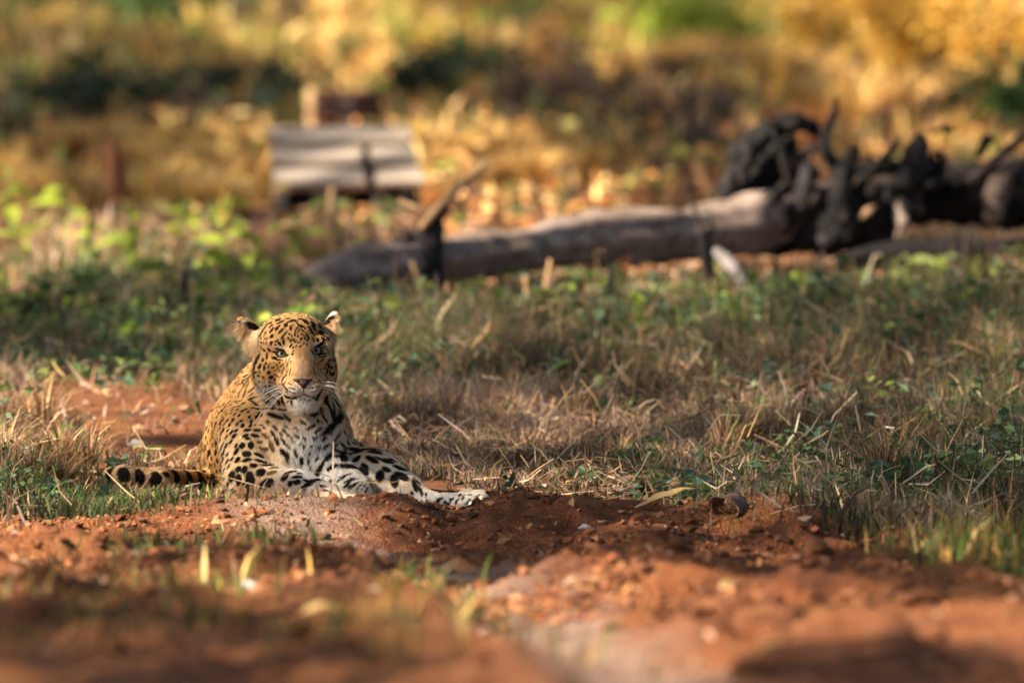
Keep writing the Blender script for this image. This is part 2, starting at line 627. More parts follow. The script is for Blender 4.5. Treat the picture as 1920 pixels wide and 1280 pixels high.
# points of ground that get shaded, over the place and a good way round it
gy = rng.uniform(-14, 92, NLEAF * 5)
gx = rng.uniform(-1, 1, len(gy)) * (.05 * (gy + 28.4) + 1.8)
cand = np.stack([gx, gy, np.zeros_like(gx)], 1)
wgt = (1 - shade_fraction(cand)) * (.05 * (gy + 28.4) + 1.8)
wgt /= wgt.max()
cand[:, 2] = base_z(gy)
keep = cand[rng.random(len(cand)) < wgt][:NLEAF]
hgt = 7.0 + 7.5 * rng.random(len(keep)) ** .8
LP = keep + TO_SUN * ((hgt - keep[:, 2]) / TO_SUN[2])[:, None]
trunks = np.array([(-12.5 + .8 * math.sin(k * 2.1), -13 + 8.0 * k) for k in range(13)])
own = np.argmin(np.abs(LP[:, 1:2] - trunks[None, :, 1]), axis=1)
for k, (tx, ty) in enumerate(trunks):
    lp = LP[own == k]
    if not len(lp):
        continue
    t_ = empty("forest_tree", (tx, ty, 0), "tall broadleaf tree beside the track whose crown throws the dappled shade", "tree", "forest trees shading the track")
    base = np.array([tx, ty, 0])
    top = np.array([tx + .4, ty + .3, 8.0])
    limbs = [tube(resample([base - [0, 0, .2], base + [.1, 0, 3], top], 10), np.linspace(.34, .16, 10), 12, .12, 2, k)]
    for q in lp[rng.choice(len(lp), 9)]:
        limbs.append(tube(resample([top - [0, 0, rng.uniform(.5, 4)], (top + q) / 2 + [0, 0, .4], q], 8), np.linspace(.09, .02, 8), 7))
    V, Q, T = join(limbs)
    obj("trunk", mesh_np("trunk", V - base, quads=Q, tris=T), bark_m, t_)
    V, T = leaf_cards(lp, rng.uniform(.20, .32, len(lp)), rng.uniform(.11, .18, len(lp)), rng)
    cr = obj("crown", mesh_np("crown", V - base, tris=T, smooth_shade=False), TREE_LEAF, t_)

# unseen trees added round and overhead to cut sky light, outside the sun's path
rt = np.random.default_rng(23)
for k, (tx, ty) in enumerate([(9.5, -22), (10.5, -11), (8.0, -1), (10, 9), (9, 20), (11, 31), (12, 43), (13, 56), (-3.5, 76), (6, 82), (3.5, -42), (-5, -44)]):
    t_ = empty("forest_tree", (tx, ty, 0), "unseen tall tree added to cut the sky light over the clearing", "tree", "unseen trees added round the clearing")
    base = np.array([tx, ty, 0])
    nl = 14000
    u_ = rt.normal(0, 1, (nl, 3))
    u_ = u_ / np.linalg.norm(u_, axis=1, keepdims=True) * rt.random((nl, 1)) ** .4
    over = -4.4 if 0 < tx and -25 < ty < 60 else 0.0
    lp = base + np.array([over, 0, 11.5]) + u_ * np.array([6.0 if over else 5.0, 6.0, 5.5])
    clump = fbm(lp[:, 0] * .6, lp[:, 1] * .6, lp[:, 2] * .6, 90 + k, 2)
    lp = lp[clump > .45]
    top = base + [over * .6, 0, 10]
    limbs = [tube(resample([base - [0, 0, .2], base + [0, 0, 4], top], 10), np.linspace(.36, .16, 10), 12, .12, 2, k)]
    for q in lp[rt.choice(len(lp), 8)]:
        limbs.append(tube(resample([top - [0, 0, rt.uniform(.5, 4)], (top + q) / 2, q], 8), np.linspace(.09, .02, 8), 7))
    V, Q, T = join(limbs)
    obj("trunk", mesh_np("trunk", V - base, quads=Q, tris=T), bark_m, t_)
    V, T = leaf_cards(lp, rt.uniform(.35, .5, len(lp)), rt.uniform(.2, .28, len(lp)), rt)
    obj("crown", mesh_np("crown", V - base, tris=T, smooth_shade=False), TREE_LEAF, t_)
# ================================================================== grass, weeds and leaf litter (uncountable)
GRASS_MAT = attr_mat("grass_blade", .7, .35, .15, .2, 30)
LEAF_MAT = attr_mat("weed_leaf", .5, .35, .3, .2, 60)
DRY_MAT = attr_mat("dry_leaf", .8, .25, .1, .3, 50)


def scatter(n, y0, y1, power=1.0, margin=.7, dens=None):
    """points on the ground between two depths, thicker where the growth map says so"""
    out = []
    tot = 0
    while tot < n:
        t = rng.random(n * 2)
        y = y0 + (y1 - y0) * t ** power
        hw = .0452 * (y + 28.4) + margin + .05 * np.clip(y, 0, 40)
        x = rng.uniform(-1, 1, len(y)) * hw
        p = np.stack([x, y, np.zeros_like(x)], 1)
        if dens is not None:
            p = p[rng.random(len(p)) < dens(p)]
        out.append(p)
        tot += len(p)
    p = np.concatenate(out)[:n]
    p[:, 2] = ground_h(p[:, 0], p[:, 1])
    return p


def bench_free(p):
    g = G(650, 402)
    return ~((np.abs(p[:, 0] - g[0]) < .42) & (p[:, 1] > g[1] - 2.2) & (p[:, 1] < g[1] + .7))


def leopard_free(p, r=0.0):
    d = ((p[:, 0] + .50) / (.34 + r)) ** 2 + ((p[:, 1] - .42) / (.72 + r)) ** 2
    e = ((p[:, 0] + .25) / .25) ** 2 + ((p[:, 1] - .02) / .14) ** 2
    f = ((p[:, 0] + .85) / .26) ** 2 + ((p[:, 1] - .35) / .12) ** 2
    q = ((p[:, 0] + .10) / .09) ** 2 + ((p[:, 1] + .10) / .08) ** 2
    return (d > 1) & (e > 1) & (f > 1) & (q > 1)


def blades(name, p, H, W, lean, col, mat, curl=.5):
    n = len(p)
    az = rng.uniform(0, 2 * np.pi, n)
    d = np.stack([np.cos(az), np.sin(az), np.zeros(n)], 1)
    fa = az + rng.uniform(.6, 2.5, n)
    s = np.stack([np.cos(fa), np.sin(fa), np.zeros(n)], 1)
    H, W, lean = H[:, None], W[:, None], lean[:, None]
    up = np.array([0, 0, 1.0])
    mid = p + up * H * .55 + d * H * lean * .40
    tip = p + up * H * (1 - .35 * lean * curl) + d * H * lean * (1 + .3 * curl)
    V = np.stack([p - s * W * .5, p + s * W * .5, mid - s * W * .42, mid + s * W * .42, tip], 1).reshape(-1, 3)
    i = np.arange(n) * 5
    me = mesh_np(name, V, quads=np.stack([i, i + 1, i + 3, i + 2], 1), tris=np.stack([i + 2, i + 3, i + 4], 1))
    point_color(me, np.repeat(col, 5, axis=0))
    o = obj(name, me, mat)
    return tag(o, kind="stuff")


def palette(cols, n, w=None, vary=.34):
    cols = np.array(cols)
    c = cols[rng.choice(len(cols), n, p=w)]
    return c * rng.uniform(1 - vary, 1 + vary, (n, 1)) * rng.uniform(.94, 1.06, (n, 3))


STRAW = [(.46, .29, .15), (.34, .20, .11), (.58, .42, .26), (.24, .135, .085), (.36, .27, .22), (.15, .085, .06), (.20, .11, .075), (.30, .20, .165)]
GOLD = [(.68, .42, .13), (.58, .32, .085), (.70, .50, .22), (.42, .22, .07), (.50, .36, .12), (.34, .19, .07)]  # warm sunlit tone put into the dry-grass colours
GRN = [(.075, .115, .03), (.055, .09, .028), (.12, .15, .045), (.09, .125, .06), (.15, .17, .05)]
YGRN = [(.26, .33, .04), (.20, .28, .04), (.32, .36, .06), (.14, .22, .035)]


def mixed_grass(tagname, n, y0, y1, power, hmap, wmap, dry, grn, dmap=None, lean=(.15, 1.0), sel=None):
    p = scatter(n, y0, y1, power, dens=dmap or (lambda q: DENS(q) ** 1.2 * (.05 + .95 * smooth(.44, .60, fbm(q[:, 0] * 3.4, q[:, 1] * 1.5, seed=31)))))
    p = p[leopard_free(p) & (bench_free(p) | (rng.random(len(p)) < .12))]
    if sel is not None:
        p = p[sel(p)]
    g = GREEN(p) + 1.0 * (fbm(p[:, 0] * 2.2, p[:, 1] * 1.1, seed=41) - .5)
    isg = rng.random(len(p)) < np.clip(g, .02, .95)
    for nm, mk, pal in (("dry_grass", ~isg, dry), ("green_grass", isg, grn)):
        q = p[mk]
        m_ = len(q)
        if m_ < 5:
            continue
        H = hmap(q) * rng.uniform(.45, 1.25, m_)
        if nm == "green_grass":
            H *= .9
        tone = .38 + 1.15 * smooth(.32, .68, fbm(q[:, 0] * 4, q[:, 1] * 1.6, seed=47, oct=2))       # clumps of bleached and of brown stems
        blades(nm, q, H, wmap(q) * np.where(rng.random(m_) < .2, rng.uniform(1.5, 2.6, m_), rng.uniform(.6, 1.3, m_)), rng.uniform(*lean, m_) ** 1.3, palette(pal, m_) * tone[:, None], GRASS_MAT)


HMAP = Map({
 -60:[.3]*13, 60:[.3,.3,.3,.3,.3,.3,.35,.35,.35,.35,.35,.4,.5], 160:[.18]*13, 260:[.12,.12,.15,.15,.12,.14,.15,.12,.10,.10,.12,.15,.15],
 360:[.15,.15,.16,.09,.05,.07,.12,.09,.07,.07,.08,.1,.1], 450:[.14,.14,.14,.14,.10,.07,.06,.06,.06,.06,.07,.09,.1],
 560:[.13,.13,.13,.10,.05,.045,.045,.045,.05,.055,.07,.09,.12], 610:[.12,.12,.12,.12,.10,.10,.10,.10,.105,.12,.15,.18,.24], 660:[.12,.12,.12,.13,.23,.23,.21,.20,.20,.22,.25,.28,.33],
 740:[.10,.06,.07,.10,.17,.16,.15,.14,.14,.15,.17,.2,.25], 800:[.15,.06,.05,.05,.09,.10,.10,.095,.105,.12,.14,.17,.22],
 860:[.16,.08,.05,.05,.05,.055,.055,.055,.065,.08,.11,.13,.17], 930:[.12,.05,.035,.035,.04,.04,.04,.04,.045,.06,.08,.10,.13],
 1000:[.11,.06,.05,.05,.05,.05,.05,.05,.06,.07,.10,.12,.15], 1100:[.08]*13, 1400:[.08]*13})

mixed_grass("a", 72000, -1.6, 5.5, 1.0, HMAP, lambda q: np.full(len(q), .0036), STRAW, GRN, lean=(.15, 1.3))
mixed_grass("b", 40000, 5.5, 14, 1.0, HMAP, lambda q: np.full(len(q), .005), STRAW, GRN)
mixed_grass("c", 34000, 14, 52, .8, HMAP, lambda q: .011 + .0004 * q[:, 1], GOLD, [(.16, .19, .05), (.11, .15, .035), (.2, .22, .05)])
mixed_grass("d", 3500, -9, -1.6, 1.0, HMAP, lambda q: np.full(len(q), .005), GOLD, [(.10, .15, .03), (.13, .18, .05)])


# weeds with small round leaves
def weed_patch(n, y0, y1, leafmin, leafmax, cols, hmul, dens):
    p = scatter(n, y0, y1, dens=dens)
    p = p[leopard_free(p, .05)]
    k = 7
    H = HMAP(p) * hmul * rng.uniform(.5, 1.2, len(p))
    c = np.repeat(p, k, axis=0) + np.stack([rng.normal(0, .022, len(p) * k), rng.normal(0, .022, len(p) * k), np.repeat(H, k) * rng.uniform(.3, 1, len(p) * k)], 1)
    s = rng.uniform(leafmin, leafmax, len(c))
    V, T = leaf_cards(c, s, s * .6, rng, .5, .15)
    me = mesh_np("small_weeds", V, tris=T, smooth_shade=False)
    point_color(me, np.repeat(np.repeat(palette(cols, len(p)), k, axis=0), 4, axis=0))
    tag(obj("small_weeds", me, LEAF_MAT), kind="stuff")


weed_patch(3000, -.6, 8, .010, .028, [(.07, .13, .04), (.09, .15, .07), (.11, .17, .04), (.10, .17, .11)], .85, lambda q: DENS(q) * np.clip(GREEN(q) - .15, 0, 1))
weed_patch(650, 6, 32, .03, .08, YGRN + GRN, 1.1, lambda q: DENS(q) * np.clip(GREEN(q) - .1, 0, 1))


# fallen leaves
def litter(n, y0, y1, L0, L1, cols, dens, power=1.0):
    p = scatter(n, y0, y1, power, dens=dens)
    p = p[leopard_free(p, .02) & (bench_free(p) | (y0 < 10))]
    p[:, 2] += rng.uniform(.004, .02, len(p))
    s = rng.uniform(L0, L1, len(p))
    if y0 > 10:
        p[:, 2] += rng.random(len(p)) ** 2 * .10
    V, T = leaf_cards(p, s, s * rng.uniform(.35, .6, len(p)), rng, .22 if y0 < 10 else .7, .3)
    me = mesh_np("leaf_litter", V, tris=T, smooth_shade=False)
    point_color(me, np.repeat(palette(cols, len(p), vary=.3), 4, axis=0))
    tag(obj("leaf_litter", me, DRY_MAT), kind="stuff")


LITTER = [(.40, .20, .10), (.30, .15, .075), (.48, .30, .19), (.22, .115, .07), (.45, .33, .25), (.14, .08, .055)]
litter(9000, -1.0, 6, .012, .045, [(.30, .19, .12), (.24, .14, .085), (.38, .27, .20), (.18, .11, .075), (.12, .075, .055)], lambda q: .10 + .90 * DENS(q))
litter(9000, 6, 16, .03, .08, LITTER, lambda q: .35 + .65 * DENS(q))
litter(17000, 13, 50, .05, .15, [(.60, .36, .15), (.34, .30, .09), (.50, .24, .08), (.58, .39, .20), (.16, .075, .04), (.58, .28, .10), (.10, .055, .035)], lambda q: (.5 + .3 * DENS(q)) * (.15 + smooth(.4, .6, fbm(q[:, 0] * 2, q[:, 1] * .7, seed=77))), .8)
litter(900, -9, -1.0, .01, .04, LITTER, lambda q: .35 + .2 * DENS(q))


# broken straw lying every way in the near grass, and stiff dark stems standing in it
p = scatter(7500, -1.3, 9, dens=lambda q: DENS(q) * np.clip(1.1 - GREEN(q), 0, 1) * (.12 + .88 * smooth(380, 640, to_px(q)[0])))
p = p[leopard_free(p, .02)]
n = len(p)
az, el = rng.uniform(0, 6.283, n), rng.normal(.25, .35, n)
d = np.stack([np.cos(az) * np.cos(el), np.sin(az) * np.cos(el), np.sin(el)], 1)
L = rng.uniform(.03, .14, n)[:, None]
s_ = np.cross(d, rng.normal(0, 1, (n, 3)))
s_ /= np.linalg.norm(s_, axis=1, keepdims=True)
w = rng.uniform(.0012, .0032, n)[:, None]
c0 = p + [0, 0, .006] + np.stack([np.zeros(n), np.zeros(n), rng.random(n) ** 2 * HMAP(p) * .7], 1)
bend = rng.normal(0, .12, (n, 3)) * L
V = np.stack([c0 - s_ * w, c0 + s_ * w, c0 + d * L * .5 + bend - s_ * w, c0 + d * L * .5 + bend + s_ * w, c0 + d * L - s_ * w * .5, c0 + d * L + s_ * w * .5], 1).reshape(-1, 3)
V[:, 2] = np.maximum(V[:, 2], .002)
i = np.arange(n) * 6
me = mesh_np("fallen_straw", V, quads=np.concatenate([np.stack([i, i + 1, i + 3, i + 2], 1), np.stack([i + 2, i + 3, i + 5, i + 4], 1)]))
point_color(me, np.repeat(palette([(.50, .36, .22), (.40, .26, .15), (.56, .44, .33), (.24, .15, .10), (.46, .30, .14)], n), 6, axis=0))
tag(obj("fallen_straw", me, GRASS_MAT), kind="stuff")
p = scatter(2600, -.8, 11, dens=lambda q: DENS(q) * smooth(640, 900, to_px(q)[0]))
p = p[leopard_free(p, .04)]
blades("dark_stems", p, HMAP(p) * rng.uniform(.7, 1.7, len(p)), np.full(len(p), .0045), rng.uniform(0, .5, len(p)), palette([(.10, .055, .035), (.16, .085, .05), (.07, .045, .035), (.28, .14, .06)], len(p)), GRASS_MAT)
weed_patch(1500, -.4, 11, .022, .055, [(.06, .12, .045), (.09, .16, .10), (.12, .17, .05), (.05, .09, .035), (.16, .20, .05)], 1.0, lambda q: DENS(q) * np.clip(GREEN(q), 0, 1) * smooth(.4, .6, fbm(q[:, 0] * 1.6, q[:, 1] * .8, seed=83)))

# crumbs of broken earth on the bare track
import bmesh as _bm
b_ = _bm.new()
_bm.ops.create_icosphere(b_, subdivisions=1, radius=1.0)
IV = np.array([v.co[:] for v in b_.verts])
IF = np.array([[v.index for v in f.verts] for f in b_.faces])
b_.free()
p = scatter(15000, -6.0, .4, dens=lambda q: (1 - DENS(q)) ** 2 * (.15 + .85 * smooth(.4, .6, fbm(q[:, 0] * 3, q[:, 1] * 1.6, seed=61))))
p = p[leopard_free(p, .0)]
n = len(p)
sz = np.clip(rng.lognormal(-5.3, .55, n), .0025, .014)
V = IV[None] * (1 + .45 * rng.normal(0, 1, (n, len(IV), 1)).clip(-1.2, 1.2)) * sz[:, None, None] * np.stack([rng.uniform(.8, 1.5, n), np.ones(n), rng.uniform(.5, .9, n)], 1)[:, None]
V = (V + (p + np.stack([np.zeros(n), np.zeros(n), sz * .3], 1))[:, None]).reshape(-1, 3)
F = (IF[None] + (np.arange(n) * len(IV))[:, None, None]).reshape(-1, 3)
me = mesh_np("earth_crumbs", V, tris=F, smooth_shade=False)
point_color(me, np.repeat(palette([(.21, .078, .034), (.26, .105, .046), (.15, .058, .029), (.29, .14, .07), (.09, .038, .024)], n), len(IV), axis=0))
tag(obj("earth_crumbs", me, attr_mat("earth_crumb", .95, 0, .1, .2, 90)), kind="stuff")
# ================================================================== leopard
LEO = empty("leopard", P(520, 940, .25), "spotted leopard lying on the edge of the red dirt track, head raised towards us", "leopard")
LEO_INV = np.array(LEO.location)


def ell_sdf(p, c, r, R=None):
    q = p - c
    if R is not None:
        q = q @ R                       # columns of R are the ellipsoid's axes
    k0 = np.sqrt(((q / r) ** 2).sum(1))
    k1 = np.sqrt(((q / (r * r)) ** 2).sum(1)) + 1e-9
    return k0 * (k0 - 1.0) / k1


def cone_sdf(p, a, b, ra, rb):
    ab = b - a
    h = np.clip(((p - a) @ ab) / (ab @ ab), 0, 1)
    return np.linalg.norm(p - a - h[:, None] * ab, axis=1) - (ra + (rb - ra) * h)


def smin(a, b, k):
    h = np.maximum(k - np.abs(a - b), 0) / k
    return np.minimum(a, b) - h * h * k * .25


def axes_from(px_dir_deg, tilt=0.0, spin=0.0):
    """columns: long axis in the picture plane turned by the angle, its normal partner, depth"""
    a = math.radians(px_dir_deg)
    R = Matrix.Rotation(-a, 3, 'Y') @ Matrix.Rotation(spin, 3, 'X')
    R = Matrix.Rotation(tilt, 3, 'Z') @ R
    M = np.array(R)
    return M[:, [0, 2, 1]]              # x -> long, z -> short, y -> depth


def E(px, py, y, rx, rz, ry, ang=0.0, tilt=0.0, spin=0.0):
    """ellipsoid, radii in photo pixels at the leopard's depth"""
    return ('e', P(px, py, y), np.array([rx, rz, ry]) * M_PX, axes_from(ang, tilt, spin))


def Cn(a, ra, b, rb):
    return ('c', P(*a), P(*b), ra * M_PX, rb * M_PX)


TRUNK = [
    Cn((530, 788, .20), 86, (490, 825, .52), 98),         # withers to mid back
    Cn((490, 825, .52), 98, (464, 868, .92), 86),         # loins
    E(454, 872, .75, 79, 84, 130),                        # haunch
    E(560, 850, .10, 98, 100, 92),                        # rib cage
    E(572, 815, .0, 58, 78, 50),                          # breast
    Cn((548, 690, .13), 62, (550, 800, .10), 88),         # neck
    E(592, 815, .09, 42, 56, 55),
    Cn((494, 722, .22), 46, (464, 788, .36), 62),         # nape and shoulder line
    E(466, 818, .13, 56, 74, 70),                         # near shoulder
]
ARM_L = [
    Cn((468, 812, .08), 60, (462, 898, -.02), 42),
    Cn((462, 898, -.02), 41, (560, 912, -.10), 27),
    Cn((560, 912, -.10), 27, (625, 933, -.15), 22),
    E(650, 944, -.17, 34, 20, 30),
]
ARM_R = [
    Cn((634, 866, .10), 48, (702, 888, .03), 44),
    Cn((700, 886, .03), 46, (760, 916, -.03), 30),
    Cn((760, 916, -.03), 29, (800, 937, -.06), 16),
    Cn((800, 937, -.06), 15, (850, 940, -.09), 15),
    E(876, 938, -.11, 30, 19, 26, 10),
    E(902, 930, -.125, 12, 11, 12), E(903, 943, -.16, 12, 10, 12), E(890, 949, -.17, 12, 10, 12), E(880, 928, -.09, 13, 10, 12),
]
FOLD = [
    Cn((610, 880, .0), 44, (668, 925, -.06), 34),
]
TAIL = [
    Cn((430, 905, .9), 26, (380, 903, .55), 20),
    Cn((380, 903, .55), 20, (300, 898, .25), 19),
    Cn((300, 898, .25), 19, (232, 890, .22), 15),
    Cn((232, 890, .22), 15, (205, 888, .26), 11),
]
HEAD = [
    E(550, 652, .035, 75, 61, 84),
    E(548, 625, .0, 56, 36, 56),
    E(507, 698, .005, 36, 41, 52), E(601, 695, .012, 31, 41, 50),
    E(560, 728, .01, 56, 34, 56),
    E(567, 715, -.072, 44, 31, 54),
    Cn((561, 628, -.040), 27, (564, 672, -.082), 23), Cn((564, 672, -.082), 23, (568, 704, -.125), 22),
    E(553, 729, -.128, 20, 15, 25, -12), E(584.5, 728, -.124, 19, 15, 25, 12),
    E(569, 753, -.105, 27, 14, 28), E(569, 745, -.09, 34, 16, 36),
    E(526, 647, -.050, 26, 10, 20, -14), E(596, 641, -.044, 22, 10, 20, 16),
    E(527, 682, -.045, 24, 11, 20, -18), E(597, 676, -.04, 20, 11, 20, 20),
]
EARS = [
    E(471, 619, .055, 33, 15, 8, 138, .2, .25), E(479, 640, .04, 15, 17, 14, 130),
    E(619.5, 612, .06, 30, 12, 8, 68, -.3, -.1), E(613, 633, .05, 13, 11, 13, 60),
]
CARVE = [
    (E(462, 618, .030, 21, 9, 8, 125), .012),             # hollow of the ears
    (E(625, 612, .032, 18, 6, 8, 78), .012),
]
MOUTH = [(538, 752, -.10), (548, 746, -.135), (560, 743, -.152), (569.5, 738, -.158), (579, 743, -.150), (590, 743, -.132), (600, 740, -.10)]


def prim(p, q):
    return ell_sdf(p, q[1], q[2], q[3]) if q[0] == 'e' else cone_sdf(p, q[1], q[2], q[3], q[4])


def union(p, prims, k):
    d = prim(p, prims[0])
    for q in prims[1:]:
        d = smin(d, prim(p, q), k)
    return d


EYES = []                                               # filled before the mesh: centre, radius
for (ex, ey, eyd, w) in ((528.5, 662, -.0575, 13), (593.5, 656, -.0515, 13)):
    EYES.append((P(ex, ey, eyd), w * M_PX))


def body_sdf(p):
    d = union(p, TRUNK, .06)
    d = smin(d, union(p, FOLD, .02), .03)
    d = smin(d, union(p, ARM_L, .02), .018)
    d = smin(d, union(p, ARM_R, .014), .022)
    d = smin(d, union(p, TAIL, .02), .03)
    h = union(p, HEAD, .022)
    h = smin(h, union(p, EARS, .012), .014)
    d = smin(d, h, .022)
    for q, k in CARVE:
        c = prim(p, q)
        hh = np.maximum(k - np.abs(d + c), 0) / k
        d = np.maximum(d, -c) + hh * hh * k * .25
    # sockets: almond hollows round the eyeballs
    for (c, r), sl in zip(EYES, (-7, 9)):
        s = ell_sdf(p, c + np.array([0, -r * .95, -r * .10]), np.array([r * 1.0, r * .50, r * 1.2]), axes_from(sl))
        hh = np.maximum(.004 - np.abs(d + s), 0) / .004
        d = np.maximum(d, -s) + hh * hh * .001
    m = None
    for a, b in zip(MOUTH[:-1], MOUTH[1:]):
        c = cone_sdf(p, P(*a), P(*b), .0030, .0030)
        m = c if m is None else np.minimum(m, c)
    hh = np.maximum(.006 - np.abs(d + m), 0) / .006
    d = np.maximum(d, -m) + hh * hh * .0015
    c = cone_sdf(p, P(569.5, 724, -.170), P(569.5, 738, -.160), .003, .003)
    d = np.maximum(d, -c)
    return d


def surface_nets(f, lo, hi, h, fast_prims_margin=.05):
    n = np.ceil((np.array(hi) - lo) / h).astype(int) + 1
    B = 8
    nb = np.ceil(n / B).astype(int)
    n = nb * B
    lo = np.array(lo, float)
    bi = np.stack(np.meshgrid(*[np.arange(k) for k in nb], indexing='ij'), -1).reshape(-1, 3)
    ctr = lo + (bi * B + (B - 1) / 2) * h
    dc = f(ctr)
    act = np.abs(dc) < B * h * 1.5
    F = np.full(n, 1.0, np.float32)
    Fb = F.reshape(nb[0], B, nb[1], B, nb[2], B)
    ins = dc < 0
    for i, j, k in bi[ins & ~act]:
        Fb[i, :, j, :, k, :] = -1.0
    off = np.stack(np.meshgrid(*[np.arange(B)] * 3, indexing='ij'), -1).reshape(-1, 3)
    ab = bi[act]
    for s in range(0, len(ab), 400):
        blk = ab[s:s + 400]
        idx = (blk[:, None, :] * B + off[None]).reshape(-1, 3)
        v = f(lo + idx * h)
        F[idx[:, 0], idx[:, 1], idx[:, 2]] = v
    S = F < 0
    c = S[:-1, :-1, :-1].astype(np.int8)
    for a in (0, 1):
        for b in (0, 1):
            for d in (0, 1):
                if a + b + d:
                    c = c + S[a:n[0] - 1 + a, b:n[1] - 1 + b, d:n[2] - 1 + d]
    cells = np.argwhere((c > 0) & (c < 8))
    vid = np.full(c.shape, -1, np.int32)
    vid[cells[:, 0], cells[:, 1], cells[:, 2]] = np.arange(len(cells))
    acc = np.zeros((len(cells), 3))
    cnt = np.zeros(len(cells))
    corner = [(a, b, d) for a in (0, 1) for b in (0, 1) for d in (0, 1)]
    for ci, a in enumerate(corner):
        for b in corner[ci + 1:]:
            if sum(abs(x - y) for x, y in zip(a, b)) != 1:
                continue
            fa = F[cells[:, 0] + a[0], cells[:, 1] + a[1], cells[:, 2] + a[2]]
            fb = F[cells[:, 0] + b[0], cells[:, 1] + b[1], cells[:, 2] + b[2]]
            m = (fa < 0) != (fb < 0)
            t = np.where(m, fa / np.where(m, fa - fb, 1), 0)
            pt = np.array(a) + t[:, None] * (np.array(b) - np.array(a))
            acc += np.where(m[:, None], pt, 0)
            cnt += m
    V = lo + (cells + acc / cnt[:, None]) * h
    quads = []
    for ax in range(3):
        sl0 = [slice(None)] * 3
        sl1 = [slice(None)] * 3
        sl0[ax], sl1[ax] = slice(0, -1), slice(1, None)
        ed = np.argwhere(S[tuple(sl0)] != S[tuple(sl1)])
        u, w = (ax + 1) % 3, (ax + 2) % 3
        ok = (ed[:, u] > 0) & (ed[:, w] > 0) & (ed[:, u] < n[u] - 1) & (ed[:, w] < n[w] - 1)
        ed = ed[ok]
        q = []
        for du, dw in ((-1, -1), (0, -1), (0, 0), (-1, 0)):
            t = ed.copy()
            t[:, u] += du
            t[:, w] += dw
            q.append(vid[t[:, 0], t[:, 1], t[:, 2]])
        q = np.stack(q, 1)
        flip = ~S[ed[:, 0], ed[:, 1], ed[:, 2]]
        q[flip] = q[flip][:, ::-1]
        quads.append(q[(q >= 0).all(1)])
    Q = np.concatenate(quads)
    return V, Q


def sdf_grad(f, p, e=.0015):
    g = np.stack([f(p + np.eye(3)[k] * e) - f(p - np.eye(3)[k] * e) for k in range(3)], 1)
    return g / (np.linalg.norm(g, axis=1, keepdims=True) + 1e-9)


LV, LQ = surface_nets(body_sdf, (-1.15, -.30, -.10), (.02, 1.32, .52), .0038)
# one relaxing pass, then back on to the surface
A = np.zeros_like(LV)
Cn_ = np.zeros(len(LV))
for k in range(4):
    np.add.at(A, LQ[:, k], LV[LQ[:, (k + 1) % 4]])
    np.add.at(Cn_, LQ[:, k], 1)
LV = .5 * LV + .5 * A / np.maximum(Cn_, 1)[:, None]
LN = sdf_grad(body_sdf, LV)
LV = LV - LN * body_sdf(LV)[:, None]

BVH = BVHTree.FromPolygons([tuple(v) for v in LV.tolist()], LQ.tolist(), epsilon=0.0)


def hit(px, py):
    d = ray(px, py)
    o = CAM + d * ((-3.0 - CAM[1]) / d[1])
    loc, nor, i, dist = BVH.ray_cast(Vector(o), Vector(d / np.linalg.norm(d)), 8.0)
    if loc is None:
        return None
    return np.array(loc), np.array(nor)


# ---- markings: each is an ellipse lying on the skin: centre, normal, axes
SEEDS = []                                              # c, n, u, v, kind


def seed(px, py, a, b, ang, kind=0):
    hnp = hit(px, py)
    if hnp is None:
        return
    c, n = hnp
    if n @ _f > 0:
        n = -n
    t = math.radians(ang)
    d1 = _r * math.cos(t) + _u * math.sin(t)
    d2 = -_r * math.sin(t) + _u * math.cos(t)
    out = []
    for d, L in ((d1, a), (d2, b)):
        # vector on the tangent plane that looks like d from the front
        k = n @ _f
        s = d - _f * (d @ n) / (k if abs(k) > .35 else math.copysign(.35, k))
        s = s - n * (s @ n)
        out.append(s * L * M_PX)
    SEEDS.append((c, n, out[0], out[1], kind))


def batch(rows, ox, oy, sc, kind=0, grow=1.0):
    for r in rows:
        x, y, a = r[:3]
        b = r[3] if len(r) > 3 else a
        g = r[4] if len(r) > 4 else 0
        seed(ox + x / sc, oy + y / sc, a / sc * grow, b / sc * grow, g, kind)


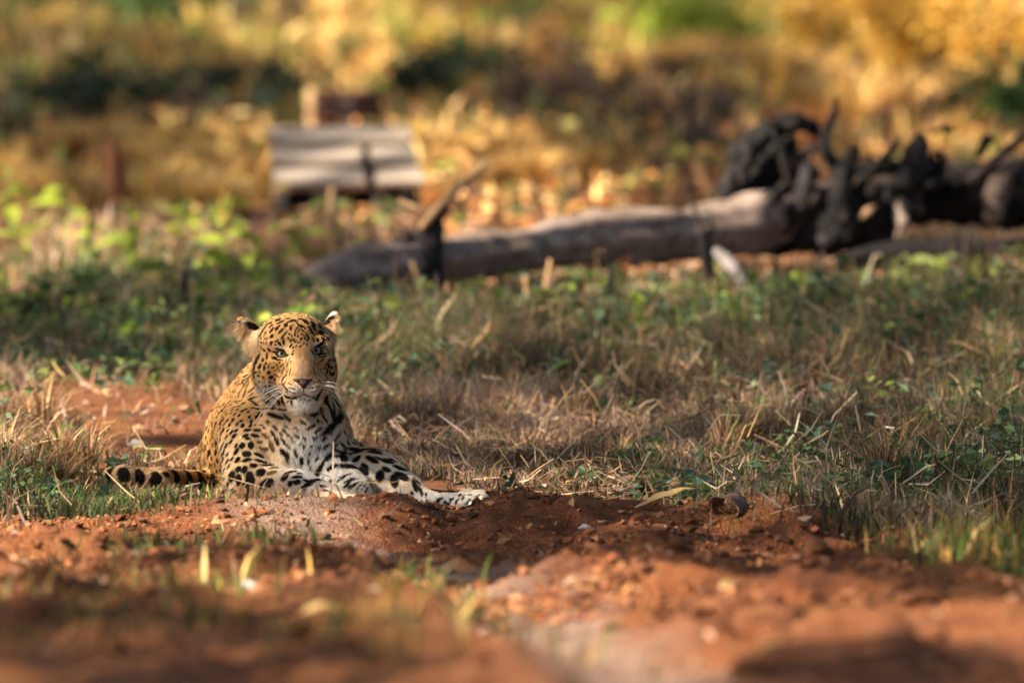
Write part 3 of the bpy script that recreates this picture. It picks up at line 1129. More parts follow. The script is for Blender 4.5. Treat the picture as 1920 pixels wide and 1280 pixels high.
FACE = [
 (590,172,36,13,25),(618,196,50,11,20),(510,205,25,11,40),(513,240,30,10,35),(520,285,38,13,50),(585,258,38,16,60),(675,228,25,22,20),
 (725,190,40,11,10),(700,158,30,8,10),(625,292,42,14,45),(652,340,50,13,52),(730,265,15,20,0),(520,352,25,19,30),(470,380,12,12),(395,337,13,13),
 (425,287,30,13,20),(515,425,25,17,40),(570,402,30,10,40),(562,443,14,10),(606,433,32,15,-45),(650,412,38,14,100),(705,370,14,18),(714,325,12,12),
 (728,398,25,13,70),(890,190,28,24),(850,168,45,11,-10),(940,160,38,10,-20),(972,213,40,14,-45),(976,252,45,14,-50),(935,265,28,15,-25),
 (955,305,30,14,-35),(860,245,40,11,-45),(910,350,40,12,-65),(1045,245,35,14,-50),(1060,310,30,24,-45),(1080,375,20,20),(1020,388,18,22),
 (1108,430,20,14,-60),(1138,400,25,14,-50),(1135,482,40,16,100),(1182,520,40,16,105),(1187,600,30,12,100),(1150,610,14,18),(1140,670,24,17,50),
 (1173,690,16,20),(1120,735,28,13,50),(1155,747,20,15,60),(1186,762,18,24),(1090,760,10,12),(1100,690,20,8,50),(1080,572,45,8,30),
 (1062,618,40,7,35),(1092,540,35,8,30),(1120,645,30,7,40),(1040,560,20,8,50),(380,570,42,14,92),(470,570,36,13,100),(495,497,18,18),(440,500,14,17),(410,475,10,16),
 (425,608,22,16,60),(390,680,28,19,90),(440,695,32,14,90),(460,645,14,16),(355,635,26,12,90),(328,690,45,13,-65),(345,745,20,11),
 (388,740,14,18),(490,745,20,19),(515,797,26,21),(430,800,25,10,-30),(375,780,18,12),(283,797,13,17),(578,602,62,10,-14),(560,580,40,7,-10),
 (655,805,12,14),(635,850,22,9,-50),(660,865,10,10),(705,865,8,8),(730,872,8,8),(735,918,40,6,-12),(670,905,26,6,-20),(740,963,42,6,0),
 (1000,905,55,7,15),(1000,945,55,5,10),(990,850,10,10),(1040,838,10,10),(1018,855,8,8),(1085,880,40,6,15),(1090,850,30,5,15),
 (545,640,10,10),(540,690,14,9,30),(575,665,12,9),(600,640,11,9),(620,680,12,8,40),(560,725,11,8),(590,700,9,9),(555,768,16,8,-20),
 (610,730,12,7,40),(640,665,12,8,40),(655,700,14,7,50),(630,750,12,7,30),(680,650,12,7,50),(690,690,16,6,50),(660,735,10,7),(590,790,14,8,-20),
 (625,790,12,7),(700,640,12,6,60),(520,690,10,10),(505,650,9,12),(722,735,20,7,-60),(985,735,18,8,60),
 (790,200,60,9,-60),(800,260,22,9,80),(780,290,18,9,100),(820,285,18,9,60),(845,325,16,9,60),(775,335,20,10,100),(805,350,16,9,80),(840,385,22,12,75),
 (760,390,22,11,75),(780,410,18,11,60),(815,420,14,9),(730,455,24,13,90),(790,460,14,10,60),(835,460,18,11,60),(870,430,18,10,70),(880,375,20,11,-60),
 (905,440,18,10,70),(755,475,14,9,60),(860,290,26,9,-45),(740,350,14,9,70),(870,340,14,8,-50),(910,395,16,9,-60),(800,310,12,7,80),(825,240,30,9,-50),
 (770,175,30,9,-40),(720,240,10,8),(690,300,9,9),(750,230,16,8,60),(985,345,14,9,-50),(1010,330,12,8),(975,385,30,11,100),
]
NECK = [
 (420,930,42,17,-58),(505,915,48,28,-40),(510,995,40,10,-25),(575,1038,45,12,-25),(410,1010,18,11),(325,1028,22,13),(240,860,12,12),(230,830,12,9),(310,935,20,13,-10),
 (245,935,45,12,-62),(300,990,22,7,10),(485,1075,66,20,-22),(530,1140,32,10,-20),(640,1150,45,14,-18),(460,1140,25,10,-10),(560,1218,90,22,-25),
 (690,1235,60,14,-42),(860,1175,56,22,-8),(975,1195,50,28,10),(770,1165,16,13),(1100,1030,35,15,100),(1130,1090,72,17,70),(1062,1165,34,20,80),
 (1195,1140,45,18,45),(1240,1105,32,18,-40),(1262,1190,14,14),(1190,1225,22,10),(1245,1258,70,34,25),(630,1005,48,20,-20),(590,920,30,14,10),
 (660,1070,38,20,-30),(200,930,45,8,-75),(170,990,22,8,-60),(330,1080,50,10,-52),(350,1140,40,10,-30),(280,1040,14,9),
 (660,905,30,7,-15),(690,1012,38,15,10),(1035,985,28,14,30),
]
BODY = [
 (605,555,32,32),(700,550,38,33,80),(660,385,42,15,8),(770,385,38,15,-5),(640,445,36,15,30),(665,475,28,17),(745,445,45,21,-15),
 (655,645,46,32,18),(540,620,40,22,70),(555,710,28,29),(660,710,50,19,22),(790,660,50,17,-10),(540,555,22,15,90),(565,810,30,31),(630,815,40,29,70),
 (490,890,60,34,75),(565,925,60,34,90),(695,910,72,44,110),(810,845,50,40,40),(730,770,40,25,15),(820,730,55,15,0),(880,765,60,11,8),
 (645,1000,55,38,90),(870,970,76,50,20),(1070,900,40,29,10),(1130,965,30,30),(1205,950,38,28),(1205,895,55,17,-5),(1300,935,32,14,-20),(1330,980,40,19,0),
 (1280,1000,30,15),(1380,950,25,8,-25),(1450,1005,45,13,-15),(1130,845,48,12,-8),(1490,990,30,9,-30),(1230,860,30,8,-10),
 (985,505,48,22,-50),(945,425,36,17,-30),(1065,515,58,14,-45),(1030,430,30,10,-40),(1070,635,66,28,-38),(1120,575,18,13),(1190,630,45,18,110),
 (1255,715,45,21,95),(1100,720,30,14,110),(1080,410,55,10,-45),(1200,450,36,11,-35),(1280,470,28,13,-30),(965,360,40,13,-35),(1370,340,40,19,20),
 (1270,300,42,14,-40),(1395,475,28,15),(1440,380,40,17,25),(1500,480,36,19,10),(1325,370,25,13),(1525,560,46,15,20),(1440,575,20,17),(1360,555,16,15),
 (1280,560,20,15,-60),(1610,310,112,38,25),(1640,455,45,17,20),(1620,555,42,17,25),(1705,555,26,19),(1590,245,20,11,10),(1540,680,78,24,45),
 (1440,830,72,28,58),(1590,790,62,23,30),(1640,610,36,15,10),(1420,690,26,17,40),(1700,680,42,34,60),(1450,930,52,19,50),(1550,960,62,13,30),
 (1340,640,22,12,80),(1330,710,26,13,100),(1350,790,18,10,70),(1160,500,30,9,-50),(1130,450,30,8,-45),(900,290,30,10,-30),(1090,350,40,10,-35),(1400,420,14,9),(1570,420,18,9),
 (1470,300,14,9),(1200,370,30,9,-35),(1240,540,14,10,-40),(700,330,18,13),(610,335,24,21),(550,320,17,21,0),(595,285,20,13),(540,390,20,17),(520,450,24,24),(690,345,16,10),
 (850,360,22,9,-20),(815,330,25,9,-15),(880,310,26,9,-35),(750,330,14,10),
]
BROWN = [(865,450,52,23,-20),(795,515,36,19),(835,590,60,19,-10),(930,560,62,34,-50),(960,795,62,13,12),(930,850,62,27,18),(1090,870,40,14,10)]
RIGHT = [
 (75,625,72,22,45),(130,720,60,20,28),(245,605,46,28,45),(370,640,30,30),(305,715,46,27,35),(385,570,32,12,-15),(340,540,42,11,-15),
 (440,750,62,46,100),(520,645,64,26,-42),(550,572,70,15,-24),(450,545,62,10,-28),(600,812,62,40,90),(665,747,44,23,-38),(620,652,74,13,-38),
 (682,662,52,17,-35),(725,655,44,8,-38),(745,860,60,42,-65),(815,812,64,38,-48),(810,737,64,15,-35),(948,905,62,24,95),(918,980,20,19),(1017,970,42,15,95),
 (1060,1000,26,10,95),(968,865,44,8,-60),(990,930,26,8,80),(255,805,72,8,28),(290,850,60,9,35),(270,900,50,14,40),(330,850,55,7,28),(350,900,60,10,45),(395,915,44,10,52),
 (310,910,45,9,42),(440,915,40,7,50),(200,850,60,9,30),(500,890,30,9,-40),(20,700,30,20,60),(220,700,20,12),(300,590,22,12,30),(180,610,40,10,35),
 (1200,1040,32,13,10),(1150,1070,20,10),(1288,1092,18,18),(1390,1040,24,6,45),(1360,1090,16,8,40),(1330,1040,18,8,60),(1430,1010,20,6,30),(1480,1060,26,7,40),(1250,1075,14,8),(1500,1000,22,6,20),(1560,1080,20,6,50),
]
EARBLACK = [(305,238,90,40,-12),(1140,180,80,28,27)]
EARWHITE = [(230,205,40,30,-40),(1180,100,42,22,-20)]
batch(FACE, 420, 570, 5.82, grow=1.1)
batch(NECK, 420, 570, 5.82, grow=1.22)
batch(BODY, 350, 740, 5.817, grow=1.18)
batch(BROWN, 350, 740, 5.817, 1)
batch(RIGHT, 600, 740, 5.333, grow=1.15)
batch(EARWHITE, 420, 570, 5.82, 3)
batch(EARBLACK, 420, 570, 5.82, 0)
# lids and lip lines
batch([(628,502,74,13,-4),(612,566,75,14,-14),(545,522,20,10,-10),(692,560,14,18,0)], 420, 570, 5.82, 0)
batch([(1012,468,58,13,6),(1030,540,52,12,24),(968,530,10,22,0),(1070,488,10,20,0)], 420, 570, 5.82, 0)
batch([(700,1060,36,8,30),(765,1035,46,5,12),(830,1003,38,5,25),(872,985,16,8,0),(905,1000,32,5,-20),(970,1005,46,4,0),(870,945,5,30,0)], 420, 570, 5.82, 0)
batch([(790,1040,8),(815,1060,7),(840,1035,8),(860,1065,7),(885,1045,8),(910,1065,6),(930,1040,7),(830,1085,6),(875,1025,6)], 420, 570, 5.82, 0)
# crease shade between the paw's toes painted as dark lines, plus small spots
for (x, y, a, b, g_) in ((893, 940, 9, 1.6, 15), (896, 929, 8, 1.5, 25), (888, 947, 8, 1.5, 5), (908, 939, 3, 1.6, 60), (868, 934, 5, 2.5, 40), (856, 940, 4, 2.5, 70), (845, 938, 4, 3, 60), (880, 937, 5, 2, 50), (834, 941, 4, 3, 80), (905, 949, 4, 1.5, -40), (874, 944, 4, 2, 20), (822, 938, 5, 4, 80), (862, 928, 4, 2, 30)):
    seed(x, y, a, b, g_)
# black bands round the tail, lying on the ground behind the grass
for (x, y, a, b) in ((232, 889, 13, 16), (262, 893, 10, 16), (292, 899, 13, 17), (330, 903, 9, 16), (355, 900, 7, 16), (375, 905, 9, 12), (205, 886, 8, 12), (312, 889, 7, 6)):
    seed(x, y, a, b, 10)
N_TRACED = len(SEEDS)

# the rest of the coat: close small rosettes' spots packed over flank, back, neck and the hidden side
tri = np.concatenate([LQ[:, [0, 1, 2]], LQ[:, [0, 2, 3]]])
ta = np.linalg.norm(np.cross(LV[tri[:, 1]] - LV[tri[:, 0]], LV[tri[:, 2]] - LV[tri[:, 0]]), axis=1) * .5


def sample_surface(n, weight=None):
    w = ta if weight is None else ta * weight
    i = rng.choice(len(tri), n, p=w / w.sum())
    r1, r2 = np.sqrt(rng.random(n)), rng.random(n)
    b = np.stack([1 - r1, r1 * (1 - r2), r1 * r2], 1)
    p = (LV[tri[i]] * b[:, :, None]).sum(1)
    nn = (LN[tri[i]] * b[:, :, None]).sum(1)
    return p, nn / np.linalg.norm(nn, axis=1, keepdims=True), i


def fill_spots():
    p, n, _ = sample_surface(26000)
    px, py = to_px(p)
    front = (n @ _f) < -.05
    s = .0084 + .0050 * smooth(740, 850, py) + .0015 * rng.random(len(p))           # spacing
    s = np.where(p[:, 1] > .35, s * 1.15, s)
    bare = ((((px - 566) / 22) ** 2 + ((py - 692) / 42) ** 2) < 1) | ((py > 705) & (px > 535) & (px < 605)) | ((((px - 528) / 20) ** 2 + ((py - 662) / 13) ** 2) < 1) | ((((px - 594) / 18) ** 2 + ((py - 656) / 13) ** 2) < 1) | (px < 484)
    onface = (py < 775) & (py > 590) & (px > 470) & (px < 640) & front & (p[:, 1] < .12)
    s = np.where(onface, .0078, s)
    face = onface & bare
    tracedC = front & (py > 790) & (px > 495) & (p[:, 1] < .12)
    arm = front & (py > 800) & (px > 436) & (p[:, 1] < .10)
    tail = (px < 372) & (py > 860)
    ok = ~(face | tracedC | arm | tail) | ((px > 598) & (px < 690) & (py > 745) & (py < 838))
    ok &= p[:, 2] > .0
    tc = np.array([q[0] for q in SEEDS])
    tr = np.array([max(np.linalg.norm(q[2]), np.linalg.norm(q[3])) for q in SEEDS])
    cell, grid = .02, {}
    for c, r in zip(tc, tr):
        grid.setdefault(tuple((c // cell).astype(int)), []).append((c, r * .95))
    for i in np.flatnonzero(ok):
        k = (p[i] // cell).astype(int)
        bad = False
        for a in (-1, 0, 1):
            for b in (-1, 0, 1):
                for c in (-1, 0, 1):
                    for (q, r) in grid.get((k[0] + a, k[1] + b, k[2] + c), ()):
                        d = p[i] - q
                        if d @ d < (s[i] * .55 + r) ** 2:
                            bad = True
                            break
                    if bad: break
                if bad: break
            if bad: break
        if bad:
            continue
        grid.setdefault(tuple(k), []).append((p[i], s[i] * .5))
        nn = n[i]
        run = np.array([-.25, .55, -.8]) if p[i][1] > .1 else np.array([-.2, .3, -.95])
        u = run - nn * (run @ nn)
        u /= np.linalg.norm(u) + 1e-9
        v = np.cross(nn, u)
        u, v = u + v * rng.normal(0, .35), v
        a = s[i] * rng.uniform(.46, .62)
        SEEDS.append((p[i], nn, u * a, v * a * rng.uniform(.6, .92), 0))


fill_spots()


def gauss(p, c, r):
    return np.exp(-(((p - c) / np.asarray(r)) ** 2).sum(1))


TAN, CREAM, WHITE = np.array((.525, .31, .125)), np.array((.64, .475, .29)), np.array((.80, .77, .72))
GREYTAN = np.array((.27, .18, .122))
BLACK, OLIVE = np.array((.011, .008, .007)), np.array((.17, .105, .045))


def hp(px, py):
    h_ = hit(px, py)
    return h_[0] if h_ else P(px, py)


COATPTS = dict(chest=hp(585, 850), belly=hp(620, 890), chin=hp(569, 757), padl=hp(552, 736), padr=hp(586, 735),
               eyel=hp(540, 672), eyer=hp(590, 668), nose=hp(566, 690), browl=hp(524, 652), browr=hp(597, 645))


def coat(p, n, jit):
    """fur colour at surface points: ground colour, then the black markings"""
    px, py = to_px(p)
    N = len(p)
    c = np.tile(TAN, (N, 1))

    def lay(col, w):
        w = np.clip(w, 0, 1)[:, None]
        c[:] = c * (1 - w) + col * w
    limb = smooth(790, 850, py) * smooth(.35, .12, p[:, 1])
    lay(CREAM, limb * .9)
    lay(CREAM, smooth(735, 775, py) * smooth(480, 520, px) * smooth(.3, .1, p[:, 1]) * .55)
    lay(CREAM, .55 * smooth(690, 730, py) * smooth(.05, -.02, p[:, 1]))
    lay(WHITE, 1.25 * gauss(p, COATPTS['chest'], (.075, .12, .075)))
    lay(WHITE, gauss(p, COATPTS['belly'], (.09, .12, .05)))
    lay(WHITE, .4 * smooth(640, 690, px) * smooth(820, 870, py) * smooth(.3, .1, p[:, 1]))
    lay(WHITE, .8 * smooth(.045, .01, p[:, 2]) * (px > 640))
    lay(TAN, .55 * gauss(p, hp(690, 845), (.06, .1, .02)))
    lay(CREAM, .9 * gauss(p, hp(478, 630), (.03, .05, .04)) + .7 * gauss(p, hp(616, 628), (.025, .05, .04)))
    lay(WHITE, .2 * gauss(p, hp(465, 640), (.02, .05, .02)))
    lay(WHITE, 1.3 * gauss(p, COATPTS['chin'], (.036, .06, .018)))
    lay(WHITE, .95 * gauss(p, COATPTS['padl'], (.024, .05, .014)) + .95 * gauss(p, COATPTS['padr'], (.024, .05, .014)))
    lay(WHITE * .95, .35 * gauss(p, COATPTS['eyel'], (.018, .04, .007)) + .4 * gauss(p, COATPTS['eyer'], (.014, .04, .007)))
    lay(WHITE * .9, .5 * gauss(p, COATPTS['browl'], (.022, .04, .006)) + .6 * gauss(p, COATPTS['browr'], (.02, .04, .006)))
    lay(GREYTAN, .95 * gauss(p, COATPTS['nose'], (.019, .07, .036)))
    br_ = np.exp(-((px - 566) / 26) ** 2 - ((py - 685) / 44) ** 2) * (p[:, 1] < .02)
    c *= 1 + (.9 * br_ * (fbm(p[:, 0] * 150, p[:, 1] * 90, p[:, 2] * 110, 15, 3) - .52))[:, None]
    c *= (1 + .55 * (jit[:, None] - .5) + .36 * (fbm(p[:, 0] * 70, p[:, 1] * 70, p[:, 2] * 70, 5, 3)[:, None] - .5))
    for (q, nn, u, v, kind) in SEEDS:
        R = 1.35 * max(np.linalg.norm(u), np.linalg.norm(v))
        m = np.flatnonzero((np.abs(p[:, 0] - q[0]) < R) & (np.abs(p[:, 2] - q[2]) < R) & (np.abs(p[:, 1] - q[1]) < R * 1.2 + .01))
        if not len(m):
            continue
        d = p[m] - q
        lu, lv = u @ u, v @ v
        e = np.sqrt((d @ u / lu) ** 2 + (d @ v / lv) ** 2)
        w = smooth(1.12, .88, e + .28 * (jit[m] - .5))
        w *= smooth(-.1, .25, n[m] @ nn)
        col = (BLACK, OLIVE, BLACK, WHITE * .85)[kind]
        c[m] = c[m] * (1 - w[:, None]) + col * w[:, None]
    return c


LC = coat(LV, LN, .5 + .3 * (rng.random(len(LV)) - .5))
me = mesh_np("body", LV - LEO_INV, quads=LQ)
point_color(me, LC)
body = obj("body", me, attr_mat("leopard_skin", .85, 0, .1, .08, 120), LEO)

# ---- eyes
m = Mat("leopard_eye")
a = m.n("ShaderNodeAttribute", attribute_name="Col")
EYE_MAT = m.finish(a.outputs["Color"], .22, spec=.12)


def uv_ball(c, r, nu=28, nv=20):
    th = np.linspace(0, np.pi, nv + 1)
    ph = np.linspace(0, 2 * np.pi, nu, endpoint=False)
    T, Ph = np.meshgrid(th, ph, indexing='ij')
    D = np.stack([np.sin(T) * np.cos(Ph), -np.cos(T), np.sin(T) * np.sin(Ph)], -1).reshape(-1, 3)   # pole faces the camera
    q = [(i * nu + j, i * nu + (j + 1) % nu, (i + 1) * nu + (j + 1) % nu, (i + 1) * nu + j) for i in range(nv) for j in range(nu)]
    return c + D * r, q, T.reshape(-1)


for (c, r) in EYES:
    V, q, T = uv_ball(c, r)
    iris = np.array((.27, .29, .235))
    C = np.tile(iris, (len(V), 1))
    C[T < .19] = (.004, .004, .004)
    C *= (1 - .4 * smooth(.3, .58, T))[:, None]
    C[T > .62] = (.012, .009, .007)
    me = mesh_np("eye", V - LEO_INV, quads=q)
    point_color(me, C)
    obj("eye", me, EYE_MAT, LEO)

# ---- nose leather
NOSE = [E(568, 713, -.151, 17, 4, 9), E(568.5, 717.5, -.155, 11, 5, 8), E(569, 722.5, -.156, 5, 6.5, 7), E(553.5, 711.5, -.138, 8, 2.6, 10, -28), E(583, 710, -.136, 8, 2.6, 10, 30)]


def nose_sdf(p):
    d = union(p, NOSE, .006)
    for x in (559.5, 577.5):
        c = ell_sdf(p, P(x, 715.5, -.166), np.array([3.6, 2.0, 7]) * M_PX, axes_from(20 if x < 568 else -20))
        d = np.maximum(d, -c)
    return d


V, Q = surface_nets(nose_sdf, P(540, 735, -.2) - np.array([0, 0, .01]), P(598, 700, -.12) + np.array([0, 0, .02]), .0012)
n_ = sdf_grad(nose_sdf, V)
V = V - n_ * nose_sdf(V)[:, None]
me = mesh_np("nose", V - LEO_INV, quads=Q)
px, py = to_px(V)
pink = np.exp(-((px - 568.5) / 6) ** 2 - ((py - 717) / 4) ** 2)[:, None]
point_color(me, np.array((.022, .014, .014)) * (1 - pink) + np.array((.085, .04, .042)) * pink)
obj("nose", me, attr_mat("leopard_nose", .5, 0, .25, .12, 300), LEO)


# ---- fur: one strand per curve, coloured like the skin it grows from
def hair_object(name, roots, dirs, length, bend, radius, cols, mat, parent, seg=3):
    n = len(roots)
    hc = bpy.data.hair_curves.new(name)
    hc.add_curves([seg] * n)
    t = np.linspace(0, 1, seg)
    pts = roots[:, None, :] + dirs[:, None, :] * (length[:, None] * t)[:, :, None] + bend[:, None, :] * ((length[:, None] * t * t)[:, :, None])
    hc.attributes["position"].data.foreach_set("vector", pts.astype(np.float32).ravel())
    rad = hc.attributes.get("radius") or hc.attributes.new("radius", 'FLOAT', 'POINT')
    rr = (np.asarray(radius) * np.ones(n))[:, None] * (1 - .75 * t)[None]
    rad.data.foreach_set("value", rr.astype(np.float32).ravel())
    at = hc.attributes.new("Col", 'FLOAT_COLOR', 'CURVE')
    at.data.foreach_set("color", np.concatenate([cols, np.ones((n, 1))], 1).astype(np.float32).ravel())
    o = obj(name, hc, mat, parent)
    return o


def flow(p, n):
    f = np.tile(np.array([-.15, .45, -.85]), (len(p), 1))
    px, py = to_px(p)
    head = smooth(790, 745, py) * smooth(.16, .08, p[:, 1])
    away = p - P(567, 700, -.17)
    away /= np.linalg.norm(away, axis=1, keepdims=True)
    f = f * (1 - head[:, None]) + away * head[:, None]
    arm = smooth(640, 690, px) * smooth(800, 830, py)
    f = f * (1 - arm[:, None]) + np.array([.8, -.1, -.5]) * arm[:, None]
    arml = smooth(860, 900, py) * smooth(480, 520, px) * (px < 640) * smooth(.05, -.03, p[:, 1])
    f = f * (1 - arml[:, None]) + np.array([.85, -.2, -.4]) * arml[:, None]
    back = smooth(.1, .3, p[:, 1])
    f = f * (1 - back[:, None]) + np.array([-.1, .8, -.55]) * back[:, None]
    f = f - n * (f * n).sum(1)[:, None]
    return f / (np.linalg.norm(f, axis=1, keepdims=True) + 1e-6)


cen = LV[tri].mean(1)
tn = LN[tri].mean(1)
wt = np.where(tn @ _f < .25, 1.0, .12)
cpx, cpy = to_px(cen)
wt = wt * np.where((cen[:, 1] < .12) & (cpy < 790), 2.2, 1.0) * np.where(cen[:, 1] > .6, .4, 1.0)
for (c, r) in EYES:
    wt[np.linalg.norm(cen - c, axis=1) < r * 1.22] = 0
wt[np.linalg.norm((cen - P(568.5, 716, -.165)) / np.array([.022, .03, .012]), axis=1) < 1] = 0
NF = 300000
fp, fn, fi = sample_surface(NF, wt)
jit = rng.random(NF)
px, py = to_px(fp)
ln = np.full(NF, .0078)
facew = smooth(770, 740, py) * smooth(.12, .06, fp[:, 1])
ln = ln * (1 - facew) + .0050 * facew
ln *= 1 - .35 * facew * np.exp(-((px - 567) / 40) ** 2 - ((py - 705) / 45) ** 2)
ln += .005 * gauss(fp, COATPTS['chest'], (.07, .1, .08)) + .009 * gauss(fp, hp(569, 762), (.03, .05, .008))
ln += .004 * np.exp(-((px - 488) / 18) ** 2 - ((py - 738) / 25) ** 2) + .004 * np.exp(-((px - 616) / 14) ** 2 - ((py - 730) / 25) ** 2)
ln += .008 * gauss(fp, hp(468, 640), (.018, .05, .018)) + .006 * gauss(fp, hp(624, 630), (.012, .05, .02))
ln *= rng.uniform(.7, 1.25, NF)
fl = flow(fp, fn)
dr = fl + fn * (.38 + .22 * rng.random((NF, 1))) + rng.normal(0, .17, (NF, 3))
dr /= np.linalg.norm(dr, axis=1, keepdims=True)
bend = np.tile(np.array([0, 0, -.12]), (NF, 1)) - fn * .15
FC = coat(fp + dr * ln[:, None] * .5, fn, jit)             # a marking sits where its hairs lie
m = Mat("leopard_fur")
a = m.n("ShaderNodeAttribute", attribute_name="Col")
FUR_MAT = m.finish(a.outputs["Color"], .62, spec=.12, transl=.15)
fur = hair_object("fur", fp - LEO_INV, dr, ln, bend, .00042, FC, FUR_MAT, body)
tag(fur, kind="stuff")
# longer fringe on the ears and jaw
fr = []
for (x, y, sx, sy, d, n_, L) in ((456, 628, 7, 12, (-.75, -.1, -.35), 900, .022), (470, 646, 9, 8, (-.45, -.3, -.55), 700, .020), 
                                 (626, 622, 4, 12, (.5, -.2, -.35), 500, .015), (622, 640, 6, 9, (.4, -.3, -.6), 400, .015), (569, 764, 22, 3, (0, -.35, -.8), 900, .012),
                                 (485, 742, 10, 14, (-.4, -.1, -.7), 600, .013), (634, 600, 4, 8, (.4, -.2, .1), 250, .010)):
    for k in range(n_):
        h_ = hit(rng.normal(x, sx), rng.normal(y, sy))
        if h_ is None or h_[0][1] > .2:
            continue
        dd = np.array(d) + rng.normal(0, .22, 3)
        fr.append((*h_[0], *(dd / np.linalg.norm(dd)), L * rng.uniform(.6, 1.2), 1.0 if 740 < y else 0.0))
fr = np.array(fr)
fcol = np.where(fr[:, 7:8] > .5, np.array((.66, .60, .52)), np.array((.60, .43, .25))) * rng.uniform(.8, 1.12, (len(fr), 1))
fr_o = hair_object("fringe", fr[:, :3] - LEO_INV, fr[:, 3:6], fr[:, 6], np.tile(np.array([0, 0, -.25]), (len(fr), 1)), .00045, fcol, FUR_MAT, body)
tag(fr_o, kind="stuff")
# whiskers
wr = []
for k in range(15):
    t = k / 14
    x0, y0 = 523 + 12 * rng.random(), 722 + 16 * t + rng.normal(0, 1.5)
    h_ = hit(x0, y0)
    if h_ is not None:
        d = np.array([-.75 - .1 * rng.random(), -.38, .25 - .95 * t + rng.normal(0, .1)])
        wr.append((h_[0], d / np.linalg.norm(d), rng.uniform(.06, .10)))
    x0, y0 = 603 + 8 * rng.random(), 718 + 16 * t + rng.normal(0, 1.5)
    h_ = hit(x0, y0)
    if h_ is not None:
        d = np.array([.8, -.3, .3 - .8 * t + rng.normal(0, .1)])
        wr.append((h_[0], d / np.linalg.norm(d), rng.uniform(.035, .06)))
m = Mat("whisker")
WH = m.finish((.80, .76, .70), .4, spec=.3)
wr_o = hair_object("whiskers", np.array([w[0] for w in wr]) - LEO_INV, np.array([w[1] for w in wr]), np.array([w[2] for w in wr]),
            np.tile(np.array([0, .1, -.35]), (len(wr), 1)), .00055, np.ones((len(wr), 3)), WH, LEO, seg=7)
# ================================================================== dead wood, bench, stump, posts
def wood(name, dark, mid, light, scale=6, stretch=(1, 1, 1), rough=.85, bstr=.7, bdist=.012):
    w = Mat(name)
    t = w.n("ShaderNodeTexCoord")
    mp = w.n("ShaderNodeMapping")
    mp.inputs["Scale"].default_value = stretch
    w.l(t.outputs["Object"], mp.inputs[0])
    nz = w.noise(scale, 6, .65, mp.outputs[0])
    c = w.ramp(nz, [(.28, dark), (.5, mid), (.74, light)])
    c = w.mix(w.ramp(w.noise(scale * .6, 3, .5, t.outputs["Object"]), [(.45, (0, 0, 0)), (.65, (.5, .5, .5))]), c, dark)
    return w.finish(c, rough, w.noise(scale * 4, 5, .6, mp.outputs[0]), bstr, bdist, spec=.15)


WEATHERED = wood("weathered_log", (.085, .06, .048), (.21, .155, .13), (.48, .40, .365), 9, (.35, 1.6, 1.6))
CHARRED = wood("charred_wood", (.003, .003, .003), (.009, .0075, .008), (.045, .038, .042), 8, (1, 1, 1), .7)
ROOTWOOD = wood("root_wood", (.018, .013, .012), (.05, .036, .031), (.14, .11, .10), 9)
PALEWOOD = wood("bleached_branch", (.30, .27, .25), (.52, .49, .47), (.68, .65, .63), 14, (1, 1, 1), .75)
GREYWOOD = wood("grey_branch", (.16, .14, .135), (.34, .31, .30), (.50, .47, .46), 14)
TANWOOD = wood("dry_tan_wood", (.22, .12, .06), (.42, .26, .14), (.58, .40, .24), 12)
PLANK = wood("plank_wood", (.13, .10, .08), (.30, .245, .20), (.50, .43, .365), 7, (.5, 5, 5), .8, .5, .006)
REDWOOD = wood("red_brown_wood", (.09, .032, .018), (.24, .095, .05), (.40, .19, .11), 10, (1, 1, .3))
STUMPWOOD = wood("stump_bark", (.022, .012, .012), (.06, .03, .026), (.13, .075, .06), 9, (1, 1, .4))


def part(name, shapes, mat, parent, origin, smooth_shade=True):
    V, Q, T = join(shapes)
    return obj(name, mesh_np(name, V - origin, quads=Q, tris=T, smooth_shade=smooth_shade), mat, parent)


def pxtube(pts, rad, n=14, k=24, rough=.18, rs=6, seed=0, ridges=0):
    """pts: (px, py, depth); rad in photo pixels at that depth"""
    p3 = np.array([P(*q) for q in pts])
    r = np.array([a * px_m(q[2]) for a, q in zip(rad, pts)])
    d = resample(np.concatenate([p3, r[:, None]], 1), k)
    return tube(d[:, :3], d[:, 3], n, rough, rs, seed, True, ridges)


YL, YR = G(590, 578)[1], G(1400, 535)[1]


def ylog(px):
    return YL + (YR - YL) * (px - 590) / 810.0


# -- long grey log
o0 = P(960, 470, ylog(960))
log_ = empty("fallen_log", o0, "long grey weathered log lying across the grass behind the leopard", "log")
part("trunk", [pxtube([(572, 538, ylog(572)), (590, 532, ylog(590)), (650, 518, ylog(650)), (740, 500, ylog(740)), (810, 487, ylog(810)), (880, 482, ylog(880)), (1000, 464, ylog(1000)), (1120, 452, ylog(1120)), (1250, 444, ylog(1250)), (1380, 430, ylog(1380)), (1500, 410, ylog(1500))],
                     (16, 38, 49, 52, 42, 38, 45, 49, 51, 53, 44), 32, 90, .42, 7, 2, 7)], WEATHERED, log_, o0)
KNOT_AT = o0
part("knot", [pxtube([(770, 500, ylog(770) - .06), (745, 470, ylog(760) - .04), (765, 440, ylog(770))], (10, 24, 12), 12, 12, .2, 8, 9)], ROOTWOOD, log_, o0)
